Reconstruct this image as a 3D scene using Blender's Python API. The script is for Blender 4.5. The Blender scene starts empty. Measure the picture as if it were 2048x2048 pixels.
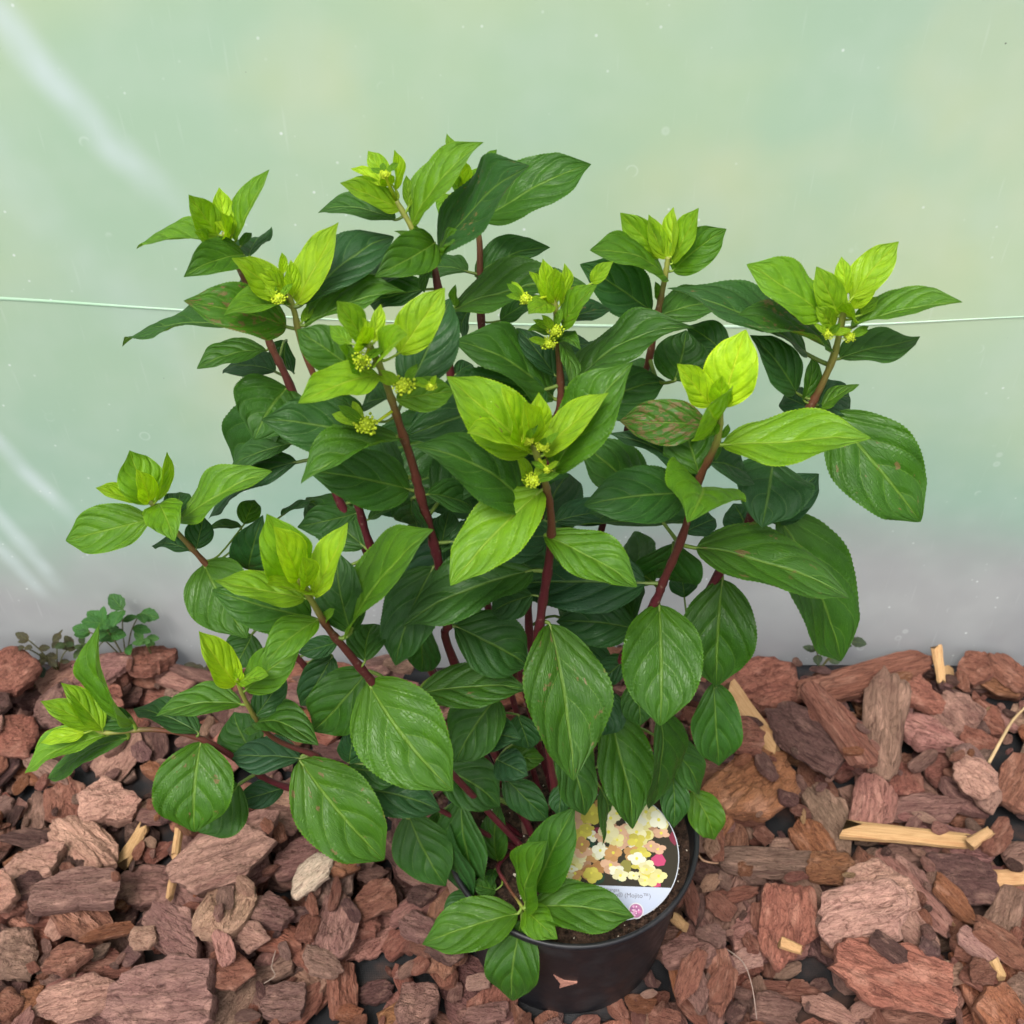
import bpy, bmesh, math, random
import numpy as np
from mathutils import Vector, Matrix, noise as mnoise

random.seed(7)
rng = np.random.default_rng(7)
scene = bpy.context.scene
COL = scene.collection

# ------------------------------------------------------------------ camera
FPX = 2050.0                     # focal length in pixels of the 2048 px photograph
PITCH = math.radians(40.4)       # camera looks this far down
CAM = Vector((0.0, -0.547, 1.028))
cam_data = bpy.data.cameras.new("camera")
cam_data.sensor_fit = 'HORIZONTAL'
cam_data.angle = 2 * math.atan(1024 / FPX)
cam_data.dof.use_dof = True            # phone lens: only the film wall and far bark go a little soft
cam_data.dof.focus_distance = 0.76
cam_data.dof.aperture_fstop = 14
cam_data.clip_start = 0.01
cam_data.clip_end = 200
cam = bpy.data.objects.new("camera", cam_data)
COL.objects.link(cam)
cam.location = CAM
cam.rotation_euler = (math.pi / 2 - PITCH, 0, 0)
scene.camera = cam

# ------------------------------------------------------------------ sky and sun (bright overcast day)
SUN_EL, SUN_AZ = math.radians(62), math.radians(205)      # azimuth clockwise from +Y
world = bpy.data.worlds.new("World")
scene.world = world
world.use_nodes = True
wn = world.node_tree
bg = wn.nodes["Background"]
sky = wn.nodes.new("ShaderNodeTexSky")
sky.sky_type = 'NISHITA'
sky.sun_disc = False
sky.sun_elevation = SUN_EL
sky.sun_rotation = SUN_AZ
sky.air_density = 1.0
sky.dust_density = 4.0
sky.ozone_density = 0.6
hsv = wn.nodes.new("ShaderNodeHueSaturation")             # cloud cover: a nearly white sky
hsv.inputs["Saturation"].default_value = 0.22
wn.links.new(sky.outputs["Color"], hsv.inputs["Color"])
wn.links.new(hsv.outputs["Color"], bg.inputs["Color"])
bg.inputs["Strength"].default_value = 0.14

sun_data = bpy.data.lights.new("sun", 'SUN')
sun_data.energy = 1.5
sun_data.angle = math.radians(24)
sun_data.color = (1.0, 0.96, 0.9)
sun = bpy.data.objects.new("sun", sun_data)
COL.objects.link(sun)
to_sun = Vector((math.sin(SUN_AZ) * math.cos(SUN_EL), math.cos(SUN_AZ) * math.cos(SUN_EL), math.sin(SUN_EL)))
sun.rotation_euler = to_sun.to_track_quat('Z', 'Y').to_euler()
sun.location = to_sun * 4

vs = scene.view_settings
vs.view_transform = 'Standard'
vs.look = 'None'
vs.gamma = 1.0
vs.use_curve_mapping = False
vs.exposure = 1.15
scene.render.engine = 'CYCLES'
scene.cycles.use_denoising = True
scene.cycles.use_adaptive_sampling = True
scene.cycles.adaptive_threshold = 0.025
scene.cycles.max_bounces = 6
scene.cycles.transmission_bounces = 4
scene.cycles.diffuse_bounces = 3
scene.cycles.glossy_bounces = 2
scene.cycles.caustics_reflective = False
scene.cycles.caustics_refractive = False

# ------------------------------------------------------------------ helpers
FWD = Vector((0, math.cos(PITCH), -math.sin(PITCH)))
UPV = Vector((0, math.sin(PITCH), math.cos(PITCH)))
RIGHT = Vector((1, 0, 0))
S6 = 600 / 1932
CROPS = {'S': (0, 0, 1), 'F': (0, 0, 2048 / 1932),
         'A': (200, 240, S6), 'B': (600, 240, S6), 'C': (1100, 380, S6), 'D': (1400, 440, S6),
         'E': (100, 840, S6), 'G': (600, 740, S6), 'H': (1050, 840, 700 / 1932), 'I': (0, 1200, 650 / 1932),
         'J': (450, 1240, S6), 'K': (800, 1440, 650 / 1932), 'L': (0, 1448, S6), 'R': (1348, 1240, 700 / 1690)}

def px(c, x, y):
    o = CROPS[c]
    return o[0] + x * o[2], o[1] + y * o[2]

def ray(x, y):
    return FWD + RIGHT * ((x - 1024) / FPX) - UPV * ((y - 1024) / FPX)

def at_y(x, y, Y):
    d = ray(x, y)
    return CAM + d * ((Y - CAM.y) / d.y)

def at_z(x, y, Z):
    d = ray(x, y)
    return CAM + d * ((Z - CAM.z) / d.z)

def proj(p):
    q = Vector(p) - CAM
    d = q.dot(FWD)
    return 1024 + FPX * q.dot(RIGHT) / d, 1024 - FPX * q.dot(UPV) / d, d

def link(name, me, mat=None, parent=None, matrix=None):
    o = bpy.data.objects.new(name, me)
    COL.objects.link(o)
    if me is not None and mat is not None:
        for m in (mat if isinstance(mat, (list, tuple)) else [mat]):
            if m.name not in [x.name for x in me.materials if x]:
                me.materials.append(m)
    if parent is not None:
        o.parent = parent
    if matrix is not None:
        o.matrix_local = (WORLD_INV.get(parent.name, Matrix.Identity(4)) @ matrix) if parent is not None else matrix
    return o

WORLD_INV = {}

def root(name, loc, label, cat, group=None):
    o = bpy.data.objects.new(name, None)
    COL.objects.link(o)
    o.empty_display_size = 0.02
    o.location = loc
    tag(o, label, cat, group)
    WORLD_INV[o.name] = Matrix.Translation(-Vector(loc))
    return o

def tag(o, label, cat, group=None):
    o["label"] = label
    o["category"] = cat
    if group:
        o["group"] = group

def mesh_np(name, V, F, smooth=True):
    me = bpy.data.meshes.new(name)
    me.from_pydata([tuple(v) for v in V], [], [tuple(f) for f in F])
    if smooth:
        me.polygons.foreach_set("use_smooth", [True] * len(me.polygons))
    me.update()
    return me

def tube(pts, radii, seg=8, cap=True):
    """tube through 3-D points, returns verts, faces, t per vertex"""
    pts = [Vector(p) for p in pts]
    V, F, T = [], [], []
    ref = Vector((0.3, 0.2, 1)).normalized()
    n = len(pts)
    for i, p in enumerate(pts):
        a = (pts[min(i + 1, n - 1)] - pts[max(i - 1, 0)])
        if a.length < 1e-9:
            a = Vector((0, 0, 1))
        a.normalize()
        u = a.cross(ref)
        if u.length < 1e-3:
            u = a.cross(Vector((1, 0, 0)))
        u.normalize()
        w = a.cross(u)
        for k in range(seg):
            g = 2 * math.pi * k / seg
            V.append(p + (u * math.cos(g) + w * math.sin(g)) * radii[i])
            T.append(i / max(1, n - 1))
        if i:
            for k in range(seg):
                F.append(((i - 1) * seg + k, (i - 1) * seg + (k + 1) % seg, i * seg + (k + 1) % seg, i * seg + k))
    if cap:
        F.append(tuple(range(seg))[::-1])
        F.append(tuple((n - 1) * seg + k for k in range(seg)))
    return V, F, T

def spline(pts, per=6):
    """Catmull-Rom"""
    P = [Vector(p) for p in pts]
    out = []
    for i in range(len(P) - 1):
        p0, p1, p2, p3 = P[max(i - 1, 0)], P[i], P[i + 1], P[min(i + 2, len(P) - 1)]
        for k in range(per):
            t = k / per
            out.append(0.5 * ((2 * p1) + (p2 - p0) * t + (2 * p0 - 5 * p1 + 4 * p2 - p3) * t * t
                              + (3 * p1 - p0 - 3 * p2 + p3) * t ** 3))
    out.append(P[-1])
    return out

# ---- node helper
class NT:
    def __init__(s, name):
        s.mat = bpy.data.materials.new(name)
        s.mat.use_nodes = True
        s.t = s.mat.node_tree
        s.t.nodes.clear()
        s.out = s.t.nodes.new("ShaderNodeOutputMaterial")

    def n(s, kind, **kw):
        nd = s.t.nodes.new("ShaderNode" + kind)
        for k, v in kw.items():
            setattr(nd, k, v)
        return nd

    def set(s, sock, v):
        if isinstance(v, bpy.types.NodeSocket):
            s.t.links.new(v, sock)
        elif v is not None:
            if hasattr(sock.default_value, "__len__") and not hasattr(v, "__len__"):
                sock.default_value = [v] * len(sock.default_value)
            elif hasattr(v, "__len__") and len(v) == 3 and len(sock.default_value) == 4:
                sock.default_value = (*v, 1)
            else:
                sock.default_value = v

    def math(s, op, a, b=None, c=None, clamp=False):
        nd = s.n("Math", operation=op, use_clamp=clamp)
        for i, v in enumerate((a, b, c)):
            if v is not None:
                s.set(nd.inputs[i], v)
        return nd.outputs[0]

    def vmath(s, op, a, b=None, scale=None):
        nd = s.n("VectorMath", operation=op)
        s.set(nd.inputs[0], a)
        if b is not None:
            s.set(nd.inputs[1], b)
        if scale is not None:
            s.set(nd.inputs["Scale"], scale)
        return nd.outputs["Value"] if op in ('DOT_PRODUCT', 'LENGTH', 'DISTANCE') else nd.outputs[0]

    def noise(s, vec, scale, detail=4, rough=0.55, dist=0.0):
        nd = s.n("TexNoise")
        s.set(nd.inputs["Vector"], vec)
        s.set(nd.inputs["Scale"], scale)
        s.set(nd.inputs["Detail"], detail)
        s.set(nd.inputs["Roughness"], rough)
        s.set(nd.inputs["Distortion"], dist)
        return nd.outputs["Fac"]

    def voro(s, vec, scale, feature='F1', out="Distance", rnd=1.0):
        nd = s.n("TexVoronoi", feature=feature)
        s.set(nd.inputs["Vector"], vec)
        s.set(nd.inputs["Scale"], scale)
        s.set(nd.inputs["Randomness"], rnd)
        return nd.outputs[out]

    def ramp(s, fac, a, b, lo=0.0, hi=1.0, smooth=True):
        nd = s.n("MapRange", interpolation_type='SMOOTHSTEP' if smooth else 'LINEAR')
        s.set(nd.inputs["Value"], fac)
        s.set(nd.inputs["From Min"], a)
        s.set(nd.inputs["From Max"], b)
        s.set(nd.inputs["To Min"], lo)
        s.set(nd.inputs["To Max"], hi)
        return nd.outputs[0]

    def mix(s, fac, a, b, mode='MIX'):
        nd = s.n("Mix", data_type='RGBA', blend_type=mode)
        s.set(nd.inputs["Factor"], fac)
        s.set(nd.inputs["A"], a)
        s.set(nd.inputs["B"], b)
        return nd.outputs["Result"]

    def bump(s, h, strength, dist, normal=None):
        nd = s.n("Bump")
        s.set(nd.inputs["Height"], h)
        s.set(nd.inputs["Strength"], strength)
        s.set(nd.inputs["Distance"], dist)
        if normal is not None:
            s.set(nd.inputs["Normal"], normal)
        return nd.outputs[0]

    def principled(s, color, rough=0.5, spec=0.5, normal=None, **kw):
        nd = s.n("BsdfPrincipled")
        s.set(nd.inputs["Base Color"], color)
        s.set(nd.inputs["Roughness"], rough)
        s.set(nd.inputs["Specular IOR Level"], spec)
        if normal is not None:
            s.set(nd.inputs["Normal"], normal)
        for k, v in kw.items():
            s.set(nd.inputs[k], v)
        return nd.outputs[0]

    def translucent(s, color, normal=None):
        nd = s.n("BsdfTranslucent")
        s.set(nd.inputs["Color"], color)
        if normal is not None:
            s.set(nd.inputs["Normal"], normal)
        return nd.outputs[0]

    def mixsh(s, fac, a, b):
        nd = s.n("MixShader")
        s.set(nd.inputs[0], fac)
        s.t.links.new(a, nd.inputs[1])
        s.t.links.new(b, nd.inputs[2])
        return nd.outputs[0]

    def done(s, sh):
        s.t.links.new(sh, s.out.inputs["Surface"])
        return s.mat

# ------------------------------------------------------------------ materials
def leaf_material(name="leaf_blade", damaged=False):
    m = NT(name)
    info = m.n("ObjectInfo")
    uv = m.n("UVMap").outputs[0]
    sep = m.n("SeparateXYZ")
    m.set(sep.inputs[0], uv)
    u = sep.outputs[0]
    v = m.math('MULTIPLY', m.math('SUBTRACT', sep.outputs[1], 0.5), 2.0)
    av = m.math('ABSOLUTE', v)
    rnd = m.math('MULTIPLY', info.outputs["Random"], 37.0)
    cmb = m.n("CombineXYZ")
    m.set(cmb.inputs[0], m.math('MULTIPLY', u, 2.0))
    m.set(cmb.inputs[1], v)
    m.set(cmb.inputs[2], rnd)
    P = cmb.outputs[0]
    soft = m.noise(P, 2.6, 2)
    wob = m.math('MULTIPLY', m.math('SUBTRACT', soft, 0.5), 0.05)
    # arched side veins: constant phase along u = u0 + .12|v| + .26 v^2
    ph = m.math('SUBTRACT', u, m.math('ADD', m.math('MULTIPLY', av, 0.26), m.math('MULTIPLY', m.math('MULTIPLY', av, av), 0.28)))
    ph = m.math('MULTIPLY', m.math('ADD', ph, 0.6), 3.9)
    ph = m.math('ADD', ph, m.math('MULTIPLY', m.math('GREATER_THAN', v, 0.0), 0.35))
    fr = m.math('ABSOLUTE', m.math('SUBTRACT', m.math('FRACT', ph), 0.5))       # 0 on the vein
    fade = m.ramp(av, 0.55, 1.0, 1.0, 0.25)
    side = m.math('MULTIPLY', m.ramp(fr, 0.0, 0.028, 0.70, 0.0), fade)
    mid = m.ramp(av, 0.015, 0.06, 1.0, 0.0)
    vein = m.math('MAXIMUM', side, mid)
    groove = m.ramp(fr, 0.0, 0.30, 0.0, 1.0)
    # cross veins between the side veins
    crossv = m.n("CombineXYZ")
    m.set(crossv.inputs[0], m.math('MULTIPLY', ph, 1.4))
    m.set(crossv.inputs[1], m.math('MULTIPLY', v, 6.5))
    m.set(crossv.inputs[2], rnd)
    ter = m.voro(crossv.outputs[0], 2.0, 'DISTANCE_TO_EDGE')
    terl = m.ramp(ter, 0.0, 0.10, 1.0, 0.0)
    fine = m.noise(P, 45, 1)
    col = info.outputs["Color"]
    c = m.mix(m.ramp(soft, 0.3, 0.75, 0.0, 0.7), col, m.mix(1.0, col, (0.55, 0.68, 0.6), 'MULTIPLY'))
    c = m.mix(m.ramp(u, 0.45, 0.0, 0.0, 0.45), c, m.mix(1.0, col, (1.25, 1.05, 0.5), 'MULTIPLY'))
    c = m.mix(m.ramp(u, 0.50, 1.0, 0.0, 0.20), c, m.mix(0.35, col, (0.10, 0.20, 0.08)))  # sky sheen painted in: colour turns greyer towards the tip
    c = m.mix(m.math('MULTIPLY', terl, 0.16), c, m.mix(1.0, col, (1.6, 1.35, 1.3), 'MULTIPLY'))
    vc = m.mix(0.5, m.mix(1.0, col, (2.3, 1.6, 1.4), 'MULTIPLY'), (0.22, 0.34, 0.06))
    c = m.mix(m.math('MULTIPLY', vein, 0.55), c, vc)
    # pale tiny dots and dusty specks
    c = m.mix(m.ramp(fine, 0.66, 0.76, 0.0, 0.35), c, m.mix(0.5, (0.30, 0.42, 0.18), col))
    # insect and frost damage, only where the leaf has some (alpha of the object colour)
    if damaged:
      dmg = m.math('SUBTRACT', 1.0, info.outputs["Alpha"])
      dn = m.noise(P, 4.5, 4, 0.65)
      dm = m.ramp(m.math('ADD', dn, m.math('MULTIPLY', dmg, 0.22)), 0.67, 0.72, 0.0, 1.0)
      dm = m.math('MULTIPLY', dm, m.math('GREATER_THAN', dmg, 0.02))
      c = m.mix(m.math('MULTIPLY', dm, 0.85), c, m.mix(fine, (0.09, 0.05, 0.02), (0.25, 0.17, 0.07)))
    edge = m.ramp(av, 0.93, 1.0, 0.0, 0.35)
    c = m.mix(edge, c, m.mix(1.0, col, (2.4, 1.8, 1.2), 'MULTIPLY'))
    back = m.n("NewGeometry").outputs["Backfacing"]
    under = m.mix(0.30, m.mix(1.0, c, (1.25, 1.15, 1.2), 'MULTIPLY'), (0.16, 0.24, 0.08))
    c = m.mix(back, c, under)
    h = m.math('ADD', m.math('MULTIPLY', groove, 1.0), m.math('MULTIPLY', m.math('SUBTRACT', 1.0, terl), 0.20))
    h = m.math('SUBTRACT', h, m.math('MULTIPLY', mid, 0.8))
    nrm = m.bump(h, 0.65, 0.0014)
    rough = m.ramp(soft, 0.3, 0.7, 0.40, 0.58)
    pr = m.principled(c, rough, 0.40, nrm)
    tcol = m.mix(1.0, c, (1.25, 1.35, 0.3), 'MULTIPLY')
    tr = m.translucent(tcol, nrm)
    return m.done(m.mixsh(0.40, pr, tr))

def petiole_material():
    m = NT("petiole_green")
    info = m.n("ObjectInfo")
    c = m.mix(0.55, info.outputs["Color"], (0.16, 0.2, 0.03))
    return m.done(m.principled(c, 0.5, 0.35))

def stem_material():
    m = NT("stem_bark")
    at = m.n("Attribute", attribute_name="along")
    t = at.outputs["Fac"]
    obj = m.n("TexCoord").outputs["Object"]
    n1 = m.noise(obj, 260, 3)
    n2 = m.noise(obj, 30, 4)
    tt = m.math('ADD', t, m.math('MULTIPLY', m.math('SUBTRACT', n2, 0.5), 0.16))
    low = (0.078, 0.010, 0.016)
    midc = (0.105, 0.038, 0.018)
    top = (0.20, 0.22, 0.04)
    c = m.mix(m.ramp(tt, 0.35, 0.72), low, midc)
    c = m.mix(m.ramp(tt, 0.70, 0.93), c, top)
    c = m.mix(m.ramp(n1, 0.62, 0.75, 0, 0.45), c, (0.30, 0.22, 0.16))
    nrm = m.bump(n1, 0.3, 0.0006)
    return m.done(m.principled(c, 0.48, 0.4, nrm))

def simple(name, color, rough=0.6, spec=0.4, bump=None):
    m = NT(name)
    obj = m.n("TexCoord").outputs["Object"]
    nn = m.noise(obj, 60, 4)
    c = m.mix(m.ramp(nn, 0.3, 0.7, 0, 0.5), color, tuple(x * 0.65 for x in color))
    nrm = m.bump(nn, bump, 0.001) if bump else None
    return m.done(m.principled(c, rough, spec, nrm))

def bark_material(name, stuff):
    m = NT(name)
    if stuff:
        P = m.n("Attribute", attribute_name="chip_co").outputs["Vector"]
        col = m.n("Attribute", attribute_name="chip_col").outputs["Color"]
    else:
        info = m.n("ObjectInfo")
        off = m.n("CombineXYZ")
        for i, k in enumerate((91.0, 57.0, 23.0)):
            m.set(off.inputs[i], m.math('MULTIPLY', info.outputs["Random"], k))
        P = m.vmath('ADD', m.n("TexCoord").outputs["Object"], off.outputs[0])
        col = info.outputs["Color"]
    fib = m.noise(m.vmath('MULTIPLY', P, (1.7, 5.2, 4.5)), 2.2, 5, 0.66, 0.7)
    blot = m.noise(P, 2.6, 2, 0.55)
    gran = m.noise(P, 34, 2, 0.6)
    crk = m.voro(m.vmath('MULTIPLY', P, (1.6, 3.6, 3.0)), 2.4, 'DISTANCE_TO_EDGE')
    crl = m.ramp(crk, 0.0, 0.055, 1.0, 0.0)
    dark = m.mix(1.0, col, (0.34, 0.27, 0.27), 'MULTIPLY')
    lite = m.mix(0.45, m.mix(1.0, col, (1.5, 1.5, 1.5), 'MULTIPLY'), (0.46, 0.27, 0.20))
    c = m.mix(m.ramp(fib, 0.34, 0.50, 0.9, 0.0), col, dark)
    c = m.mix(m.ramp(fib, 0.56, 0.72, 0.0, 0.6), c, m.mix(0.5, col, lite))
    c = m.mix(m.ramp(blot, 0.5, 0.72, 0.0, 0.75), c, lite)
    c = m.mix(m.ramp(blot, 0.45, 0.3, 0.0, 0.4), c, m.mix(1.0, col, (0.75, 0.62, 0.66), 'MULTIPLY'))
    c = m.mix(m.math('MULTIPLY', crl, 0.5), c, dark)
    c = m.mix(m.ramp(gran, 0.60, 0.75, 0, 0.4), c, lite)
    c = m.mix(m.ramp(gran, 0.40, 0.28, 0, 0.4), c, dark)
    h = m.math('ADD', fib, m.math('MULTIPLY', gran, 0.35))
    nrm = m.bump(h, 1.0, 0.009)
    return m.done(m.principled(c, 0.82, 0.25, nrm))

def wood_material():
    m = NT("split_wood")
    info = m.n("ObjectInfo")
    off = m.math('MULTIPLY', info.outputs["Random"], 60.0)
    P = m.vmath('ADD', m.n("TexCoord").outputs["Object"], m.vmath('SCALE', (1.0, 0.7, 0.4), scale=off))
    g = m.noise(m.vmath('MULTIPLY', P, (1.2, 16, 12)), 2.0, 5, 0.6)
    b = m.noise(P, 2.0, 3)
    col = info.outputs["Color"]
    c = m.mix(m.ramp(g, 0.35, 0.6, 0.55, 0.0), col, m.mix(1.0, col, (0.5, 0.36, 0.25), 'MULTIPLY'))
    c = m.mix(m.ramp(b, 0.55, 0.75, 0, 0.5), c, m.mix(1.0, col, (0.6, 0.42, 0.35), 'MULTIPLY'))
    return m.done(m.principled(c, 0.7, 0.3, m.bump(g, 0.8, 0.002)))

def film_material():
    m = NT("polytunnel_film")
    P = m.n("TexCoord").outputs["Object"]
    sep = m.n("SeparateXYZ")
    m.set(sep.inputs[0], P)
    X, Z = sep.outputs[0], sep.outputs[2]
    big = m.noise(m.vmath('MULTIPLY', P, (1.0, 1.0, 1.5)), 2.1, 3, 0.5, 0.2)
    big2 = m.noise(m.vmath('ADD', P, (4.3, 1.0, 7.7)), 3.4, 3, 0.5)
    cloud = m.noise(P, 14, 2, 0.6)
    # light through the film, painted in: green with yellow, bluish patches; grey at foot
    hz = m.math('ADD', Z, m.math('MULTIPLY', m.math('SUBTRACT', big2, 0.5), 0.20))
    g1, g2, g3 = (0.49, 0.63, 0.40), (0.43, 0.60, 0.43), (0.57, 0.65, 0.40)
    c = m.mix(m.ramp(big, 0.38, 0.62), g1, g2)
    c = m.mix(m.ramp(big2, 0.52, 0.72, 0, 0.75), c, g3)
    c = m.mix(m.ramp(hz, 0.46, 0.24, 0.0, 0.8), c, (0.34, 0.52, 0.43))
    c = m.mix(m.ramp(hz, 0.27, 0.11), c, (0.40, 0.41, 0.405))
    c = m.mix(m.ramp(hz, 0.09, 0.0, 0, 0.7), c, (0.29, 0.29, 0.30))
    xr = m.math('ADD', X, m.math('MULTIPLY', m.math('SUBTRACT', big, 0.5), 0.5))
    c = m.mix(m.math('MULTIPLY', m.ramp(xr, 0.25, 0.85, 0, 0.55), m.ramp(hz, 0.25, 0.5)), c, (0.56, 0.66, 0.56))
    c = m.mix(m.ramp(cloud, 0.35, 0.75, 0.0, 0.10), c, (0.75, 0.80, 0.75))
    # pale diagonal streaks
    streaks = [((0, 40), (400, 440), 0.016, 0.8), ((0, 872), (165, 1060), 0.012, 0.7), ((0, 1030), (140, 1190), 0.010, 0.6),
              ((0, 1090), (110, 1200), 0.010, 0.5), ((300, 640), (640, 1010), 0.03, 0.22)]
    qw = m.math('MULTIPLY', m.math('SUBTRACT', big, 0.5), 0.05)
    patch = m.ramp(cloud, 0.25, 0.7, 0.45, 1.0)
    for (a, b, w, amt) in streaks:
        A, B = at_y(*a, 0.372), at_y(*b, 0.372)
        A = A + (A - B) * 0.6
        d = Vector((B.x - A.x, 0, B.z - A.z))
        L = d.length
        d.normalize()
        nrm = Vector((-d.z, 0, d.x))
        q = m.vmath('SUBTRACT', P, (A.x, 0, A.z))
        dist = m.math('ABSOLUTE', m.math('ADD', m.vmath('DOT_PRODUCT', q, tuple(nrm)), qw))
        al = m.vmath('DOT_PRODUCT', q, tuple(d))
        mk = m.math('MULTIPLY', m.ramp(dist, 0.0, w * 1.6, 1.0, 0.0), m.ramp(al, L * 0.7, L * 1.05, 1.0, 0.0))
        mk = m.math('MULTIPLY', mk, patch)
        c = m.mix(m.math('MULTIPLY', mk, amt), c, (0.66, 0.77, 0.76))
    # dried water spots and grit
    sp = m.voro(P, 60, 'F1')
    keep = m.ramp(cloud, 0.50, 0.62)
    spots = m.math('MULTIPLY', m.ramp(sp, 0.03, 0.13, 1.0, 0.0), keep)
    c = m.mix(m.math('MULTIPLY', spots, 0.75), c, (0.84, 0.9, 0.86))
    ring = m.math('ABSOLUTE', m.math('SUBTRACT', m.voro(P, 38, 'F1'), 0.2))
    ringm = m.math('MULTIPLY', m.ramp(ring, 0.0, 0.06, 1.0, 0.0), m.ramp(cloud, 0.40, 0.34))
    c = m.mix(m.math('MULTIPLY', ringm, 0.25), c, (0.8, 0.88, 0.82))
    grit = m.math('MULTIPLY', m.ramp(m.voro(m.vmath('ADD', P, (3, 0, 9)), 26, 'F1'), 0.012, 0.03, 1.0, 0.0), m.ramp(big2, 0.5, 0.55))
    c = m.mix(m.math('MULTIPLY', grit, 0.8), c, (0.08, 0.09, 0.07))
    scr = m.ramp(m.noise(m.vmath('MULTIPLY', P, (60, 1, 5)), 3, 1), 0.66, 0.8, 0, 0.10)
    c = m.mix(scr, c, (0.85, 0.9, 0.88))
    pr = m.principled(c, 0.42, 0.35)
    tr = m.translucent(c)
    return m.done(m.mixsh(0.45, pr, tr))

M_LEAF = leaf_material()
M_LEAF_D = leaf_material("leaf_blade_damaged", True)
M_PET = petiole_material()
M_STEM = stem_material()
M_BARK = bark_material("bark_chip_surface", False)
M_BARK_S = bark_material("bark_litter_surface", True)
M_WOOD = wood_material()
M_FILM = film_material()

# ------------------------------------------------------------------ setting: ground and the film wall
POT = Vector((0.056, 0.0, 0.0))
WALL_Y = 0.372
GROUND_Z = -0.042

def ground_z(x, y):
    r = math.hypot(x - POT.x, y - POT.y)
    k = min(1, max(0, (r - 0.098) / 0.04))
    k = k * k * (3 - 2 * k)
    return GROUND_Z * k - 0.0005

def build_ground():
    m = NT("weed_membrane")
    P = m.n("TexCoord").outputs["Object"]
    w1 = m.n("TexWave", wave_type='BANDS', bands_direction='X')
    m.set(w1.inputs["Vector"], P); m.set(w1.inputs["Scale"], 170.0)
    w2 = m.n("TexWave", wave_type='BANDS', bands_direction='Y')
    m.set(w2.inputs["Vector"], P); m.set(w2.inputs["Scale"], 170.0)
    wv = m.math('MULTIPLY', w1.outputs["Fac"], w2.outputs["Fac"])
    nz = m.noise(P, 14, 5)
    c = m.mix(wv, (0.006, 0.006, 0.007), (0.016, 0.017, 0.019))
    c = m.mix(m.ramp(nz, 0.5, 0.7, 0, 0.8), c, (0.09, 0.045, 0.032))
    mat = m.done(m.principled(c, 0.7, 0.3, m.bump(wv, 0.4, 0.001)))
    xs = np.unique(np.concatenate([np.linspace(-4, -0.3, 12), np.linspace(-0.3, 0.4, 60), np.linspace(0.4, 4, 12)]))
    ys = np.unique(np.concatenate([np.linspace(-3, -0.3, 10), np.linspace(-0.3, 0.3, 50), np.linspace(0.3, 4, 12)]))
    V = [(x, y, ground_z(x, y)) for y in ys for x in xs]
    nx = len(xs)
    F = [(j * nx + i, j * nx + i + 1, (j + 1) * nx + i + 1, (j + 1) * nx + i) for j in range(len(ys) - 1) for i in range(nx - 1)]
    o = link("ground", mesh_np("ground", V, F), mat)
    o["kind"] = "structure"
    o["label"] = "black woven weed membrane lying under the bark chips"

def film_y(x, z):
    b = 0.010 * math.sin(x * 2.1 + 0.6) + 0.006 * math.sin(x * 5.3 + z * 3.0) + 0.004 * math.sin(z * 9 + x * 2)
    b += 0.05 * max(0, z - 0.9) ** 2 * -1.0
    return WALL_Y + b * min(1, max(0, z) * 4 + 0.25)

def film_foot(x):
    lift = 0.028 * math.exp(-((x + 0.70) / 0.07) ** 2)
    return -0.03 + lift

def build_film():
    r = root("plastic_film_wall", (0, WALL_Y, 0), "milky green translucent plastic film wall standing behind the potted plant", "plastic wall")
    xs = np.linspace(-2.4, 2.4, 161)
    zs = np.concatenate([np.linspace(0, 1, 40), np.linspace(1.03, 2.0, 24)])
    V, F = [], []
    for z in zs:
        for x in xs:
            zz = film_foot(x) * (1 - z) + z if z < 1 else z
            V.append((x, film_y(x, zz) - WALL_Y, zz))
    nx = len(xs)
    for j in range(len(zs) - 1):
        for i in range(nx - 1):
            F.append((j * nx + i, j * nx + i + 1, (j + 1) * nx + i + 1, (j + 1) * nx + i))
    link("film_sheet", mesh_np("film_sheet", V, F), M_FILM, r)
    # overlap seam: a thin proud welded fold running across
    m = NT("film_seam")
    P = m.n("TexCoord").outputs["Object"]
    sc = m.mix(m.ramp(m.noise(P, 6, 3), 0.35, 0.65), (0.44, 0.66, 0.47), (0.60, 0.74, 0.62))
    mat = m.done(m.mixsh(0.3, m.principled(sc, 0.35, 0.5), m.translucent(sc)))
    keys = [(-300, 588), (0, 597), (330, 618), (700, 640), (1100, 650), (1430, 653), (1700, 650), (2048, 633), (2400, 620)]
    pts = []
    for (a, b) in keys:
        q = at_y(a, b, WALL_Y)
        for _ in range(3):
            q = at_y(a, b, film_y(q.x, q.z))
        pts.append(q)
    pts = spline(pts, 10)
    V, F = [], []
    for p in pts:
        y0 = film_y(p.x, p.z) - WALL_Y
        wd = 0.0013 + 0.0006 * math.sin(p.x * 9)
        V += [(p.x, y0 - 0.0003, p.z + wd), (p.x, y0 - 0.0012, p.z + 0.0002), (p.x, y0 - 0.0003, p.z - wd)]
    for i in range(len(pts) - 1):
        for k in range(2):
            F.append((i * 3 + k, (i + 1) * 3 + k, (i + 1) * 3 + k + 1, i * 3 + k + 1))
    link("seam", mesh_np("seam", V, F), mat, r)

build_ground()
build_film()

# ------------------------------------------------------------------ the pot
POT_H, POT_R = 0.1745, 0.12
SOIL_Z = 0.153

def lathe(profile, seg=96):
    V, F = [], []
    n = len(profile)
    for i in range(seg):
        a = 2 * math.pi * i / seg
        for (r, z) in profile:
            V.append((r * math.cos(a), r * math.sin(a), z))
    for i in range(seg):
        j = (i + 1) % seg
        for k in range(n - 1):
            F.append((i * n + k, j * n + k, j * n + k + 1, i * n + k + 1))
    return V, F

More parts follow.
